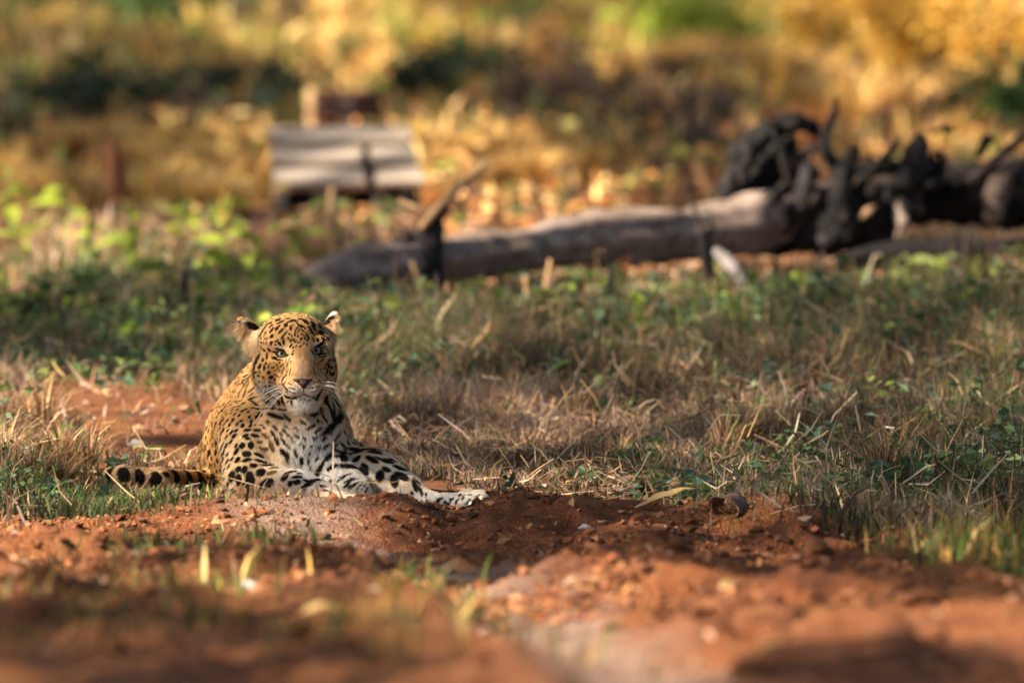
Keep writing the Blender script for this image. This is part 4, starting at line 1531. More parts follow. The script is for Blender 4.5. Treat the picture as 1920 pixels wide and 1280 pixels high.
# -- pale branch leaning on the knot
yb = ylog(820) - .12
o0 = P(790, 430, yb)
br = empty("dead_branch", o0, "slim tan dead branch with a side twig leaning on the log's dark knot", "branch")
part("stem", [pxtube([(788, 430, yb), (815, 396, yb), (860, 352, yb + .1), (912, 306, yb + .2)], (8, 8, 8, 6), 9, 16, .12, 10)], TANWOOD, br, o0)
part("twig", [pxtube([(804, 404, yb), (780, 390, yb), (748, 376, yb + .05)], (5, 6, 4), 8, 10, .1, 10)], TANWOOD, br, o0)
# -- grey trunk with dark curled roots at the right
yr = YR + .35
o0 = P(1600, 420, yr)
up = empty("uprooted_tree", o0, "dark uprooted tree with curled charred roots at the right end of the grey log", "fallen tree")
part("trunk", [pxtube([(1400, 425, yr - .1), (1500, 382, yr), (1600, 362, yr + .1), (1740, 345, yr + .2), (1860, 340, yr + .3), (1990, 322, yr + .4)], (46, 38, 36, 40, 42, 40), 18, 60, .4, 7, 11, 6)], ROOTWOOD, up, o0)
BUTTS = [([(1415, 440, -.22), (1480, 425, -.22), (1560, 424, -.24), (1640, 420, -.2), (1668, 410, -.15)], (34, 50, 58, 50, 24)),
         ([(1660, 385, -.1), (1720, 372, -.1), (1800, 372, -.05), (1900, 378, .0), (1985, 375, 0)], (24, 42, 42, 40, 40))]
ROOTS = [
    ([(1436, 430, -.16), (1428, 360, -.14), (1440, 310, -.12), (1476, 272, -.1)], (40, 52, 46, 26), CHARRED),  # dark filler standing in for the black hollow behind the root arch
    ([(1740, 380, -.1), (1742, 330, -.1), (1752, 290, -.1)], (36, 26, 12), CHARRED),  # dark filler for the black inside of the hooked root
    ([(1382, 410, -.25), (1378, 345, -.25), (1395, 290, -.25), (1432, 252, -.22), (1478, 236, -.18), (1522, 240, -.12), (1545, 262, -.1)], (30, 32, 32, 28, 22, 16, 9), ROOTWOOD),
    ([(1470, 420, -.3), (1500, 370, -.28), (1510, 315, -.25), (1492, 282, -.22), (1530, 262, -.2)], (30, 30, 24, 14, 7), ROOTWOOD),
    ([(1380, 440, -.28), (1440, 425, -.3), (1500, 405, -.3), (1530, 380, -.3)], (14, 22, 24, 18), ROOTWOOD),
    ([(1592, 430, -.3), (1580, 372, -.3), (1588, 322, -.28), (1606, 286, -.25), (1614, 256, -.22)], (34, 32, 26, 17, 8), CHARRED),
    ([(1562, 378, -.3), (1574, 320, -.3), (1590, 284, -.28)], (14, 10, 7), ROOTWOOD),
    ([(1694, 410, -.25), (1696, 345, -.25), (1706, 290, -.22), (1724, 252, -.2), (1748, 246, -.16), (1768, 268, -.14), (1772, 300, -.14), (1760, 318, -.14)], (32, 32, 29, 25, 21, 17, 14, 8), CHARRED),
    ([(1748, 244, -.15), (1775, 240, -.1), (1800, 255, -.1)], (9, 7, 3), ROOTWOOD),
    ([(1872, 400, -.2), (1880, 345, -.2), (1900, 315, -.2), (1935, 300, -.2)], (26, 24, 17, 12), WEATHERED),
    ([(1852, 375, -.22), (1868, 330, -.22), (1880, 308, -.2)], (9, 9, 5), WEATHERED),
    ([(1845, 300, -.05), (1850, 278, -.05), (1866, 270, -.05)], (14, 10, 5), CHARRED),
    ([(1690, 385, -.35), (1694, 418, -.36), (1682, 452, -.38)], (9, 9, 6), WEATHERED),
    ([(1436, 370, -.34), (1452, 366, -.36), (1470, 364, -.34)], (10, 15, 9), WEATHERED),
    ([(1655, 372, -.2), (1630, 400, -.32), (1595, 432, -.34)], (6, 7, 5), TANWOOD),
    ([(1610, 330, .1), (1660, 322, .1), (1700, 318, .12)], (14, 16, 14), WEATHERED),
]


def organic(name, pts, rd, mt, parent, origin, seed, amp=.5, h=.007):
    """a gnarled piece of root: swollen, cracked and broken off, meshed from a distance field"""
    p3 = np.array([P(*q) for q in pts])
    r = np.array([a * px_m(q[2]) for a, q in zip(rd, pts)])
    ax = (p3[-1] - p3[0]) / np.linalg.norm(p3[-1] - p3[0])

    def f(p):
        w = np.stack([fbm(p[:, 0] * 5, p[:, 1] * 5, p[:, 2] * 5, seed + k * 9, 2) for k in range(3)], 1) - .5
        q = p + w * .07
        d = None
        for a, b, ra, rb in zip(p3[:-1], p3[1:], r[:-1], r[1:]):
            c = cone_sdf(q, a, b, ra, rb)
            d = c if d is None else smin(d, c, .03)
        n = np.abs(fbm(p[:, 0] * 20, p[:, 1] * 20, p[:, 2] * 13, seed + 40, 3) - .5) * 2
        e = np.maximum((q - p3[-1]) @ ax - r[-1] * .3 + .05 * (fbm(p[:, 0] * 30, p[:, 1] * 30, p[:, 2] * 30, seed, 2) - .5), -1)
        d = d + amp * r.mean() * (.9 * (.5 - n) - .1)
        return np.maximum(d, e)
    m = r.max() * 1.6 + .05
    V, Q = surface_nets(f, p3.min(0) - m, p3.max(0) + m, h)
    return obj(name, mesh_np(name, V - origin, quads=Q), mt, parent)


organic("knot", [(812, 596, ylog(810) - .1), (806, 540, ylog(810) - .10), (800, 485, ylog(810) - .07), (812, 440, ylog(810) - .05), (828, 396, ylog(810) - .02)], (20, 30, 38, 28, 16), CHARRED, log_, KNOT_AT, 5, .6)
for k, (pts, rd) in enumerate(BUTTS):
    organic("charred_butt", [(a, b, yr + c) for a, b, c in pts], rd, CHARRED, up, o0, 70 + k, .45)
for k, (pts, rd, mt) in enumerate(ROOTS):
    organic("root", [(a, b, yr + c) for a, b, c in pts], [q * .82 for q in rd], CHARRED if k not in (7, 9, 10, 12, 14) and k % 5 != 4 else mt, up, o0, 20 + k, .95, .006)
rt_ = np.random.default_rng(77)
for k in range(16):
    a = rt_.uniform(1390, 1930)
    b = 395 - (a - 1390) * .09 + rt_.normal(0, 22)
    da, db = rt_.normal(0, 70), rt_.normal(-45, 60)
    part("root", [pxtube([(a, b, yr - .2), (a + da * .4 + rt_.normal(0, 14), b + db * .5, yr - .25 + rt_.normal(0, .1)), (a + da, b + db, yr - .2 + rt_.normal(0, .15)), (a + da * 1.2 + rt_.normal(0, 16), b + db * 1.15, yr - .15)], (13, 10, 7, 3), 9, 16, .4, 12, 200 + k)], CHARRED if k % 4 else ROOTWOOD, up, o0)
# -- low dark log in the shade under it
o0 = P(1760, 470, yr - .5)
lo = empty("fallen_log", o0, "low charred log in deep shade under the uprooted tree at the right edge", "log")
part("trunk", [pxtube([(1570, 492, yr - .55), (1640, 478, yr - .5), (1760, 470, yr - .5), (1880, 474, yr - .45), (1990, 470, yr - .4)], (14, 22, 26, 27, 26), 14, 26, .25, 6, 40)], CHARRED, lo, o0)
# -- bleached broken branch and a forked dark snag in front of the log
yw = G(1400, 560)[1]
o0 = P(1412, 556, yw)
b2 = empty("dead_branch", o0, "short bleached branch end below the grey log", "branch")
part("stem", [pxtube([(1340, 470, yw + .12), (1362, 486, yw + .1), (1384, 512, yw + .05), (1400, 538, yw + .02), (1412, 558, yw)], (8, 11, 11, 10, 8), 10, 18, .2, 10)], GREYWOOD, b2, o0)
ys_ = G(1335, 575)[1]
o0 = P(1335, 575, ys_)
b3 = empty("snag", o0, "thin dark forked snag standing in front of the long grey log", "dead sapling")
part("stem", [pxtube([(1336, 580, ys_), (1330, 520, ys_), (1322, 462, ys_), (1316, 430, ys_)], (9, 12, 15, 11), 10, 14, .25, 10, 3)], CHARRED, b3, o0)
part("twig", [pxtube([(1318, 440, ys_), (1304, 395, ys_), (1282, 345, ys_)], (6, 4, 2.5), 7, 10, .1)], ROOTWOOD, b3, o0)
part("twig", [pxtube([(1330, 440, ys_), (1338, 425, ys_), (1330, 412, ys_)], (8, 6, 3), 7, 8, .1)], CHARRED, b3, o0)
# -- dark supports under the log
for (x, a, b, lab) in ((1145, 495, 590, "dark short stick standing under the middle of the grey log"), (345, 505, 600, "dark stub of a sapling left of the leopard's head in green weeds"), (1540, 470, 560, "thin grey stick standing below the charred butt of the uprooted tree"), (1812, 430, 560, "pale thin stick standing in front of the low charred log")):
    yy = G(x, b)[1]
    o0 = P(x, b, yy)
    s_ = empty("dead_stick", o0, lab, "stick")
    part("stem", [pxtube([(x + 3, b, yy), (x - 2, (a + b) / 2, yy), (x + 2, a, yy)], (9, 8, 5) if x < 1200 else (5, 5, 3), 8, 12, .2, 9, x)], CHARRED if x in (1145, 345) else ROOTWOOD, s_, o0)

# -- plank bench
yb = G(530, 402)[1]
M1 = px_m(yb)
o0 = P(650, 400, yb)
o0[2] = 0
bench = empty("wooden_bench", o0, "low bench of pale weathered planks with slanted top boards in the dry grass", "bench")


def board(c00, c10, c11, c01, th, mat, name, wob=0):
    """a plank between four corners (px, py, depth), bevelled"""
    C = np.array([P(*q) for q in (c00, c10, c11, c01)])
    n = np.cross(C[1] - C[0], C[3] - C[0])
    n /= np.linalg.norm(n)
    if n[1] > 0:
        n = -n
    V = np.concatenate([C, C - n * th])
    import bmesh
    bm = bmesh.new()
    vs = [bm.verts.new(v - o0) for v in V]
    for f in ((0, 1, 2, 3), (7, 6, 5, 4), (0, 4, 5, 1), (1, 5, 6, 2), (2, 6, 7, 3), (3, 7, 4, 0)):
        bm.faces.new([vs[i] for i in f])
    bmesh.ops.recalc_face_normals(bm, faces=bm.faces)
    bmesh.ops.bevel(bm, geom=bm.edges[:], offset=th * .15, segments=2, affect='EDGES')
    me = bpy.data.meshes.new(name)
    bm.to_mesh(me)
    bm.free()
    return obj(name, me, mat, bench)


d0, d1, d2, d3 = yb + .34, yb + .22, yb + .10, yb
board((506, 236, d0), (768, 234, d0), (774, 262, d1), (508, 265, d1), .03, PLANK, "plank")
board((508, 276, d1 - .005), (680, 274, d1 - .005), (682, 302, d2), (510, 305, d2), .03, PLANK, "plank")
board((693, 274, d1 - .004), (778, 273, d1 - .004), (785, 300, d2), (696, 302, d2), .03, PLANK, "plank")
board((510, 316, d2 - .005), (682, 314, d2 - .005), (688, 343, d3), (514, 345, d3), .03, PLANK, "plank")
board((702, 313, d2 - .004), (788, 311, d2 - .004), (802, 341, d3), (704, 343, d3), .03, PLANK, "plank")
board((530, 347, d3 + .01), (692, 345, d3 + .01), (692, 355, d3 + .01), (530, 357, d3 + .01), .03, TANWOOD, "apron")
V, Q, T = tube([P(525, 412, d3 - .03), P(524, 380, d3 - .03), P(524, 342, d3 - .03)], np.array([14, 13, 13]) * M1, 14, .1, 9)
obj("leg", mesh_np("leg", V - o0, quads=Q, tris=T), PLANK, bench)
board((700, 345, d3 + .03), (716, 345, d3 + .03), (716, 402, d3 + .03), (700, 402, d3 + .03), .035, PLANK, "leg")
board((510, 250, d0 + .08), (770, 250, d0 + .08), (785, 398, d0 + .08), (510, 398, d0 + .08), .03, CHARRED, "shade_panel")  # dark sheet added to stand in for the shade under the bench
board((512, 250, d0 + .03), (528, 250, d0 + .03), (528, 385, d0 + .03), (512, 385, d0 + .03), .035, PLANK, "leg")
board((752, 250, d0 + .03), (768, 250, d0 + .03), (768, 385, d0 + .03), (752, 385, d0 + .03), .035, PLANK, "leg")
for (x, a, b, w, lab) in ((620, 350, 470, 9, "pale upright stake in front of the plank bench"),):
    yy = G(x, b)[1]
    o0 = P(x, b, yy)
    s_ = empty("stake", o0, lab, "stake")
    part("stem", [pxtube([(x, b + 4, yy), (x + 1, (a + b) / 2, yy), (x + 3, a, yy)], (w, w, w - 3), 8, 10, .1, 9, 4)], TANWOOD, s_, o0)

# -- stump and pale post behind the bench
ysx = G(655, 262)[1]
o0 = P(655, 262, ysx)
st = empty("tree_stump", o0, "dark red-brown cut stump just behind the plank bench", "stump")
part("trunk", [pxtube([(655, 268, ysx), (653, 235, ysx), (653, 205, ysx), (652, 172, ysx)], (76, 64, 60, 58), 22, 14, .16, 5, 6, 9)], STUMPWOOD, st, o0)
V, Q, T = tube([P(652, 173, ysx) , P(652, 171, ysx)], np.array([56, 50]) * px_m(ysx), 22, .1, 5, 6)
obj("cut_top", mesh_np("cut_top", V + [0, 0, .004] - o0, quads=Q, tris=T), REDWOOD, st)
ysp = ysx - .5
o0 = P(588, 260, ysp)
ps = empty("wooden_post", o0, "pale short post standing left of the dark stump behind the bench", "post")
part("stem", [pxtube([(588, 262, ysp), (587, 210, ysp), (586, 166, ysp)], (14, 13, 12), 10, 8, .12, 8)], TANWOOD, ps, o0)
# -- reddish broken post at the left
yp = G(232, 442)[1]
o0 = P(232, 442, yp)
rp = empty("wooden_post", o0, "broken red-brown post with a jagged pointed top in the grass at the left", "post")
part("stem", [pxtube([(230, 448, yp), (222, 380, yp), (216, 320, yp), (210, 272, yp), (208, 258, yp)], (19, 18, 18, 12, 4), 12, 20, .22, 9, 8, 5)], REDWOOD, rp, o0)
# -- boulder in the far grass
yq = G(1250, 168)[1]
o0 = P(1250, 168, yq)


def lump(c, r, seed, sub=3, rough=.35, squash=.75):
    import bmesh
    bm = bmesh.new()
    bmesh.ops.create_icosphere(bm, subdivisions=sub, radius=1.0)
    V = np.array([v.co[:] for v in bm.verts])
    k = 1 + rough * 2 * (fbm(V[:, 0] * 1.4 + seed * 7.3, V[:, 1] * 1.4 + seed, V[:, 2] * 1.4, seed, 4) - .5)
    V = V * k[:, None] * r * np.array([1, 1, squash])
    me = bpy.data.meshes.new("lump")
    for v, q in zip(bm.verts, V):
        v.co = q
    for f in bm.faces:
        f.smooth = True
    bm.to_mesh(me)
    bm.free()
    return me


b_ = obj("boulder", lump(None, 36 * px_m(yq), 5, 4), ROOTWOOD)
b_.location = P(1250, 140, yq)
tag(b_, "dark purplish boulder in the golden grass far behind the log", "boulder")

# -- stakes and dry stems near the log
STICKS = [
    (990, 602, 985, 516, 9, 5, "left one of two short tan stakes in front of the log, the shorter"), (1012, 600, 1032, 486, 10, 4, "tan stake leaning right beside a shorter one before the log"),
    (800, 580, 772, 490, 8, 4, "pale broken stem leaning left before the dark knot of the log"), (880, 565, 864, 520, 7, 4, "stubby pale stem right of the dark knot of the log"),
    (830, 600, 838, 530, 5, 3, "thin brown stem below the dark knot of the log"), (1795, 660, 1760, 560, 7, 3, "brown dry stem leaning left near the right edge below the charred log"),
    (1880, 800, 1862, 700, 8, 5, "thick orange-brown dry stem at the right edge of the grass"), (1560, 720, 1585, 610, 5, 3, "slim rust-brown stem right of the blue-green pinnate plant"),
    (1905, 740, 1920, 640, 7, 4, "tan dry stem leaning out of the picture at the right edge"), (600, 500, 618, 400, 7, 5, "pale upright stem between the bench and the log's left end"),
    (130, 500, 138, 440, 8, 6, "short white stem among yellow-green leaves at the far left"), (90, 170, 80, 60, 12, 8, "pale trunk of a sapling in the far grass at the top left"),
    (1005, 575, 1090, 556, 4, 3, "grey twig lying behind the leopard's clearing, pointing right"),
]
for x0, y0, x1, y1, r0, r1, lab in STICKS:
    yy = G(x0, y0)[1]
    o0 = P(x0, y0, yy)
    s_ = empty("dead_twig", o0, lab, "twig")
    part("stem", [pxtube([(x0, y0 + 4, yy), ((x0 + x1) / 2 + 3, (y0 + y1) / 2, yy), (x1, y1, yy)], (r0 * .8, r0 * .8, r1 * .8), 7, 9, .15, 14, x0)], TANWOOD, s_, o0)
# fallen sticks in the grass
for (pts, r, mt, lab) in (([(845, 668), (900, 620), (960, 596), (1030, 578)], 7, TANWOOD, "tan fallen stick lying slantwise in the grass right of the leopard's head"),
                          ([(1010, 745), (1065, 782)], 4, PALEWOOD, "thin white twig lying in the short grass right of the leopard's chest"),
                          ([(1290, 905), (1340, 868), (1385, 850)], 4, TANWOOD, "thin straw-coloured stick leaning left of the bright green blade"),
                          ([(810, 900), (835, 884), (880, 862)], 3, TANWOOD, "thin twig lying behind the leopard's outstretched paw")):
    yy = G(*pts[0])[1]
    z_ = [P(a, b, yy + .1 * i) for i, (a, b) in enumerate(pts)]
    o0 = z_[0]
    s_ = empty("fallen_stick", o0, lab, "stick")
    part("stem", [pxtube([(a, b, yy + .1 * i) for i, (a, b) in enumerate(pts)], [r * .8] * len(pts), 7, 14, .15, 14)], mt, s_, o0)


# ================================================================== plants one can tell apart
def leaf_blade(L, W, n=6, droop=.4, fold=.25, tip=.9):
    """a leaf along +x with a folded rib, drooping; returns V, quads"""
    t = np.linspace(0, 1, n)
    w = W * .5 * np.sin(np.pi * np.clip(t * .96 + .03, 0, 1)) ** .8 * (1 - .25 * t)
    x = L * t
    z = -droop * L * t ** 2
    V = []
    for a, b, c in zip(x, w, z):
        V += [(a, -b, c + fold * b), (a, 0, c), (a, b, c + fold * b)]
    q = []
    for i in range(n - 1):
        for k in (0, 1):
            q.append((i * 3 + k, i * 3 + k + 1, (i + 1) * 3 + k + 1, (i + 1) * 3 + k))
    return np.array(V), q, []


def place(shape, pos, az, el, roll=0.0):
    V, q, t = shape
    R = np.array(Matrix.Rotation(az, 3, 'Z') @ Matrix.Rotation(-el, 3, 'Y') @ Matrix.Rotation(roll, 3, 'X'))
    return V @ R.T + pos, q, t


def leafmat(name, a, b):
    w = Mat(name)
    t = w.n("ShaderNodeTexCoord")
    c = w.ramp(w.noise(25, 3, .6, t.outputs["Object"]), [(.3, a), (.7, b)])
    return w.finish(c, .45, spec=.35, transl=.4)


LM = {'lime': leafmat("lime_leaf", (.24, .33, .03), (.40, .45, .07)), 'green': leafmat("green_leaf", (.05, .12, .03), (.10, .18, .05)),
      'blue': leafmat("blue_green_leaf", (.07, .15, .11), (.16, .26, .20)), 'gold': leafmat("golden_leaf", (.48, .26, .04), (.66, .42, .08)),
      'dry': leafmat("brown_leaf", (.15, .09, .065), (.27, .18, .14)), 'olive': leafmat("olive_leaf", (.13, .17, .05), (.22, .25, .08)),
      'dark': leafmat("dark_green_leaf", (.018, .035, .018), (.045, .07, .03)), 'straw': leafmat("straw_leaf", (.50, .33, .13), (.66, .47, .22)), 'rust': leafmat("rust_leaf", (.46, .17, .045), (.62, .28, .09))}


def leafy_plant(px, py, H, nleaf, L, W, mat, label, group=None, name="leafy_plant", spread=.8, cat="plant", seed=0):
    g = G(px, py)
    g[2] = ground_h(g[0], g[1])[0]
    r_ = np.random.default_rng(int(px * 7 + py))
    o = empty(name, g, label, cat, group)
    lean = r_.normal(0, .15, 2)
    top = np.array([lean[0] * H, lean[1] * H, H])
    pth = resample([np.array([0, 0, -.02]), top * .5 + [0.01, 0, 0], top], 8)
    V, q, t = tube(pth, np.linspace(.006, .003, 8) * (1 + H), 6)
    obj("stem", mesh_np("stem", V, quads=q, tris=t), LM['olive'], o)
    base = mesh_np("leaf", *leaf_blade(L, W, 6, .45)[:1], quads=leaf_blade(L, W, 6, .45)[1])
    for k in range(nleaf):
        f = .3 + .7 * (k + .5) / nleaf
        lf = obj("leaf", base, LM[mat], o)
        lf.location = pth[min(7, int(f * 7.99))]
        s = r_.uniform(.65, 1.15)
        lf.scale = (s, s, s)
        lf.rotation_euler = (r_.normal(0, .35), r_.uniform(-.8, .35) * spread, k * 2.4 + r_.normal(0, .4))
    return o


POS = [(35, 505), (95, 470), (150, 520), (205, 500), (258, 545), (300, 520), (330, 475), (400, 465), (425, 535), (455, 480), (470, 560), (520, 520), (560, 500), (60, 560), (395, 590), (530, 585), (20, 460), (240, 470)]
for i, (a, b) in enumerate(POS[::2] + [(430, 455), (120, 460)]):
    leafy_plant(a, b, .15 + .05 * (i % 3), 7 + i % 4, .095 if i % 2 else .13, .055 if i % 2 else .07, 'lime', "yellow-green broadleaf weed in the sunlit patch left of the log", "sunlit broadleaf weeds at the left")
for i, (a, b, m_, h_, lab) in enumerate(((1590, 640, 'blue', .14, "broad blue-green leaves of a weed below the uprooted tree"), (1810, 600, 'green', .16, "pale green broadleaf weed before the low charred log at the right"),
        (1720, 690, 'blue', .12, "small blue-green weed low in the right-hand grass"), (1850, 640, 'green', .22, "tall dark green weed at the right edge"), (1290, 590, 'green', .10, "small green weed under the grey log by the dark snag"),
        (635, 640, 'lime', .10, "bright lime leaf plant peeking out behind the leopard's right-hand ear"), (930, 560, 'green', .09, "tiny green weed under the middle of the log"), (700, 640, 'green', .11, "green weed in the grass behind the leopard's neck"),
        (1390, 470, 'green', .12, "bright green grass-like weed growing against the charred butt"), (640, 460, 'olive', .16, "olive weed growing between bench and log"), (720, 450, 'olive', .14, "olive weed below the right end of the bench"),
        (1700, 560, 'olive', .12, "olive weed in the sun flecks under the uprooted tree"))):
    leafy_plant(a, b, h_, 7, .10, .05, m_, lab)
# the drooping two-leaf sapling beside the leopard
g = G(1075, 770)
g[2] = 0
tw = empty("leafy_sapling", g, "sapling with two large drooping folded green leaves right of the leopard", "sapling")
stem = resample([g - g + [0, 0, -.02], P(1082, 720, g[1]) - g, P(1075, 680, g[1]) - g, P(1070, 676, g[1]) - g], 10)
V, q, t = tube(stem, np.linspace(.003, .0016, 10), 6)
obj("stem", mesh_np("stem", V, quads=q, tris=t), LM['olive'], tw)
for (x, y, az, el, L, W, m_) in ((1073, 678, math.pi + .35, -.05, .085, .05, 'green'), (1128, 702, math.pi + 1.0, -.75, .06, .042, 'olive'), (1128, 702, .6, .1, .04, .02, 'blue')):
    V, q, t = place(leaf_blade(L, W, 7, .5, .5), P(x, y, g[1]) - g, az, el, .2)
    obj("leaf", mesh_np("leaf", V, quads=q), LM[m_], tw)
pt = resample([P(1075, 684, g[1]) - g, P(1100, 690, g[1]) - g, P(1128, 702, g[1]) - g], 6)
V, q, t = tube(pt, np.full(6, .0016), 5)
obj("stem", mesh_np("stem", V, quads=q, tris=t), LM['olive'], tw)


# pinnate blue-green plants
def pinnate(px, py, tips, label):
    g = G(px, py)
    g[2] = 0
    o = empty("pinnate_plant", g, label, "plant")
    r_ = np.random.default_rng(px)
    base = leaf_blade(.022, .011, 5, .2)
    me = mesh_np("leaflet", base[0], quads=base[1])
    for (x, y) in tips:
        pth = resample([np.array([0, 0, -.01]), (P((px * 2 + x) / 3, (py * 1 + y * 3) / 4 - 6, g[1]) - g), P(x, y, g[1] - .03) - g], 12)
        V, q, t = tube(pth, np.linspace(.002, .001, 12), 5)
        fr = obj("frond", mesh_np("frond", V, quads=q, tris=t), LM['olive'], o)
        for k in range(4, 12):
            for s in (-1, 1):
                lf = obj("leaflet", me, LM['blue'], fr)
                lf.location = pth[k]
                lf.rotation_euler = (r_.normal(0, .4), r_.normal(-.2, .3), math.atan2(pth[-1][1] - pth[4][1], pth[-1][0] - pth[4][0]) + s * 1.1)


pinnate(1450, 770, ((1380, 696), (1440, 676), (1500, 690)), "blue-green plant with small paired leaflets standing over the dry grass")
pinnate(1200, 740, ((1140, 706), (1180, 700), (1235, 712)), "low grey-green plant with paired leaflets behind the two-leaf sapling")
pinnate(1300, 690, ((1305, 650), (1335, 665)), "small blue-green sprig with paired leaflets in the middle of the grass")
leafy_plant(1300, 815, .045, 4, .04, .028, 'blue', "single round blue-green seedling in the short dry grass")
leafy_plant(1245, 830, .05, 3, .05, .016, 'olive', "seedling with one curved narrow leaf left of the round seedling")
leafy_plant(1560, 785, .09, 6, .05, .016, 'green', "narrow-leaved green weed in the grass at the right")
leafy_plant(1480, 930, .05, 5, .04, .015, 'olive', "short olive weed beside the curled brown leaf")
# bright blade
g = G(1422, 905)
bl = leaf_blade(.085, .014, 8, .05, .3)
V, q, t = place(bl, np.zeros(3), 1.9, 1.5, .6)
b_ = obj("broad_grass", mesh_np("broad_grass", V, quads=q), LM['lime'])
b_.location = g
tag(b_, "single wide bright green grass blade standing upright in dry grass", "grass blade")


# dead leaves that stand out
def dead_leaf(px, py, L, W, mat, az, el, roll, curl, label, dz=.0, name="dead_leaf"):
    g = G(px, py)
    g[2] = ground_h(g[0], g[1])[0] + dz
    n = 10
    V, q, t = leaf_blade(L, W, n, curl * .3, .2)
    # roll the sides round the rib
    a = V[:, 1] / (W * .5) * curl
    R_ = W * .5 / max(curl, .05)
    V2 = V.copy()
    V2[:, 1], V2[:, 2] = np.sin(a) * R_, V[:, 2] + (1 - np.cos(a)) * R_
    V2 += .06 * L * (np.stack([fbm(V[:, 0] * 30, V[:, 1] * 30, k, 50 + k, 2) for k in range(3)], 1) - .5)
    V2[:, 0] -= L / 2
    V, q, t = place((V2, q, t), np.zeros(3), az, el, roll)
    me = mesh_np(name, V, quads=q)
    o = obj(name, me, LM[mat])
    s = o.modifiers.new("thick", 'SOLIDIFY')
    s.thickness = .0012
    o.location = g
    return tag(o, label, "leaf")


def curled_leaf(px, py, R, L, ax, t0, t1, seed, label):
    g = G(px, py)
    g[2] = ground_h(g[0], g[1])[0]
    a = np.array([ax[0], ax[1], ax[2]], float)
    a /= np.linalg.norm(a)
    s = np.cross(a, [0, 0, 1.0])
    s /= np.linalg.norm(s)
    up = np.cross(s, a)
    th, v = np.meshgrid(np.radians(np.linspace(t0, t1, 16)), np.linspace(-.5, .5, 10), indexing='ij')
    wob = fbm(th * 2, v * 4, 0, seed, 3) - .5
    edge = 1 - .35 * (np.abs(v) * 2) ** 3 * (1 + np.cos(th * 3 + seed)) / 2
    rr = R * (1 + .5 * wob + .25 * v)
    V = (np.sin(th) * rr)[..., None] * s + (np.cos(th) * rr)[..., None] * up + (v * L * edge + .01 * wob)[..., None] * a
    V = V.reshape(-1, 3)
    V[:, 2] -= V[:, 2].min() + .004
    n, m_ = 16, 10
    q = [(i * m_ + k, i * m_ + k + 1, (i + 1) * m_ + k + 1, (i + 1) * m_ + k) for i in range(n - 1) for k in range(m_ - 1)]
    o = obj("dead_leaf", mesh_np("dead_leaf", V, quads=q), LM['dry'])
    md = o.modifiers.new("thick", 'SOLIDIFY')
    md.thickness = .0014
    o.location = g
    tag(o, label, "leaf")


curled_leaf(1368, 1000, .036, .10, (-.45, -.9, -.1), -105, 85, 3, "large curled grey-brown dead leaf arching over the dirt at the right")
curled_leaf(1420, 1022, .034, .07, (.2, -.9, -.25), -60, 75, 8, "smaller grey-brown dead leaf leaning on the large curled one")
dead_leaf(1248, 988, .17, .030, 'straw', .42, .42, .3, .5, "long straw-coloured leaf strip slanting up out of the red dirt", .035)
dead_leaf(540, 922, .075, .04, 'rust', .3, .25, .6, 1.0, "crinkled orange dry leaf on the earth bank before the leopard's forearm", .10)
dead_leaf(440, 926, .045, .03, 'rust', 2.2, .1, .2, 1.0, "small crinkled orange dry leaf at the left end of the earth bank", .088)
dead_leaf(605, 1178, .075, .05, 'straw', .1, .25, .2, .6, "pale cream dry leaf lying in the near dirt, left of centre", .03)
dead_leaf(1430, 1245, .10, .03, 'straw', -1.0, .5, .3, .5, "bright straw leaf strip standing at the bottom edge of the dirt", .035)
dead_leaf(1370, 1118, .06, .045, 'straw', .8, .4, .2, .7, "pale dry leaf on a sunlit clod on the right of the track", .04)
dead_leaf(860, 872, .12, .06, 'dry', .4, .3, .3, 1.2, "pale curled dead leaf in the grass above the outstretched paw", .03)
dead_leaf(845, 890, .10, .05, 'straw', 2.6, .2, .4, 1.1, "buff dead leaf lying just behind the outstretched paw", .02)
dead_leaf(1275, 918, .06, .04, 'straw', .5, .3, .3, 1.0, "papery white dead leaf at the edge where grass meets dirt", .015)
dead_leaf(1000, 385, .3, .16, 'straw', .3, .2, .3, .8, "big buff leaf heap in the sun behind the log", .05)

# ---- clods of earth and stones on the track
CLOD = Mat("dirt_clod")
t_ = CLOD.n("ShaderNodeTexCoord")
CLODM = CLOD.finish(CLOD.ramp(CLOD.noise(40, 5, .6, t_.outputs["Object"]), [(.3, (.13, .05, .026)), (.55, (.26, .105, .05)), (.75, (.42, .20, .095))]), .95, CLOD.noise(140, 4, .6, t_.outputs["Object"]), .8, .006, spec=.1)
STONE = Mat("pale_stone")
t_ = STONE.n("ShaderNodeTexCoord")
STONEM = STONE.finish(STONE.ramp(STONE.noise(30, 4, .6, t_.outputs["Object"]), [(.3, (.30, .25, .23)), (.7, (.52, .47, .44))]), .8, spec=.2)
clods = [lump(None, 1.0, 60 + k, 3, .85, .8) for k in range(6)]
r_ = np.random.default_rng(5)
n_ = 0
while n_ < 110:
    px, py = r_.uniform(0, 1920), r_.choice([r_.uniform(930, 1290), r_.uniform(1000, 1290)])
    g = G(px, py)
    if DENS(g[None] * [1, 1, 0])[0] > .3 or not leopard_free(g[None], .1)[0] or track(g[None])[0] > .3:
        continue
    if px < 800 and py < 960:
        continue
    s = abs(r_.normal(0, .011)) + .005
    if py > 1040:
        s *= 1.0 if px < 1000 else 1.35
    c = obj("dirt_clod", clods[n_ % 6], CLODM)
    c.location = (g[0], g[1], ground_h(g[0], g[1])[0] + s * .2)
    c.scale = (s * r_.uniform(.8, 1.5), s, s * r_.uniform(.7, 1.1))
    c.rotation_euler = (0, 0, r_.uniform(0, 6.28))
    tag(c, "rough lump of red earth lying on the bare dirt of the track", "dirt clod", "clods of red earth on the track")
    n_ += 1
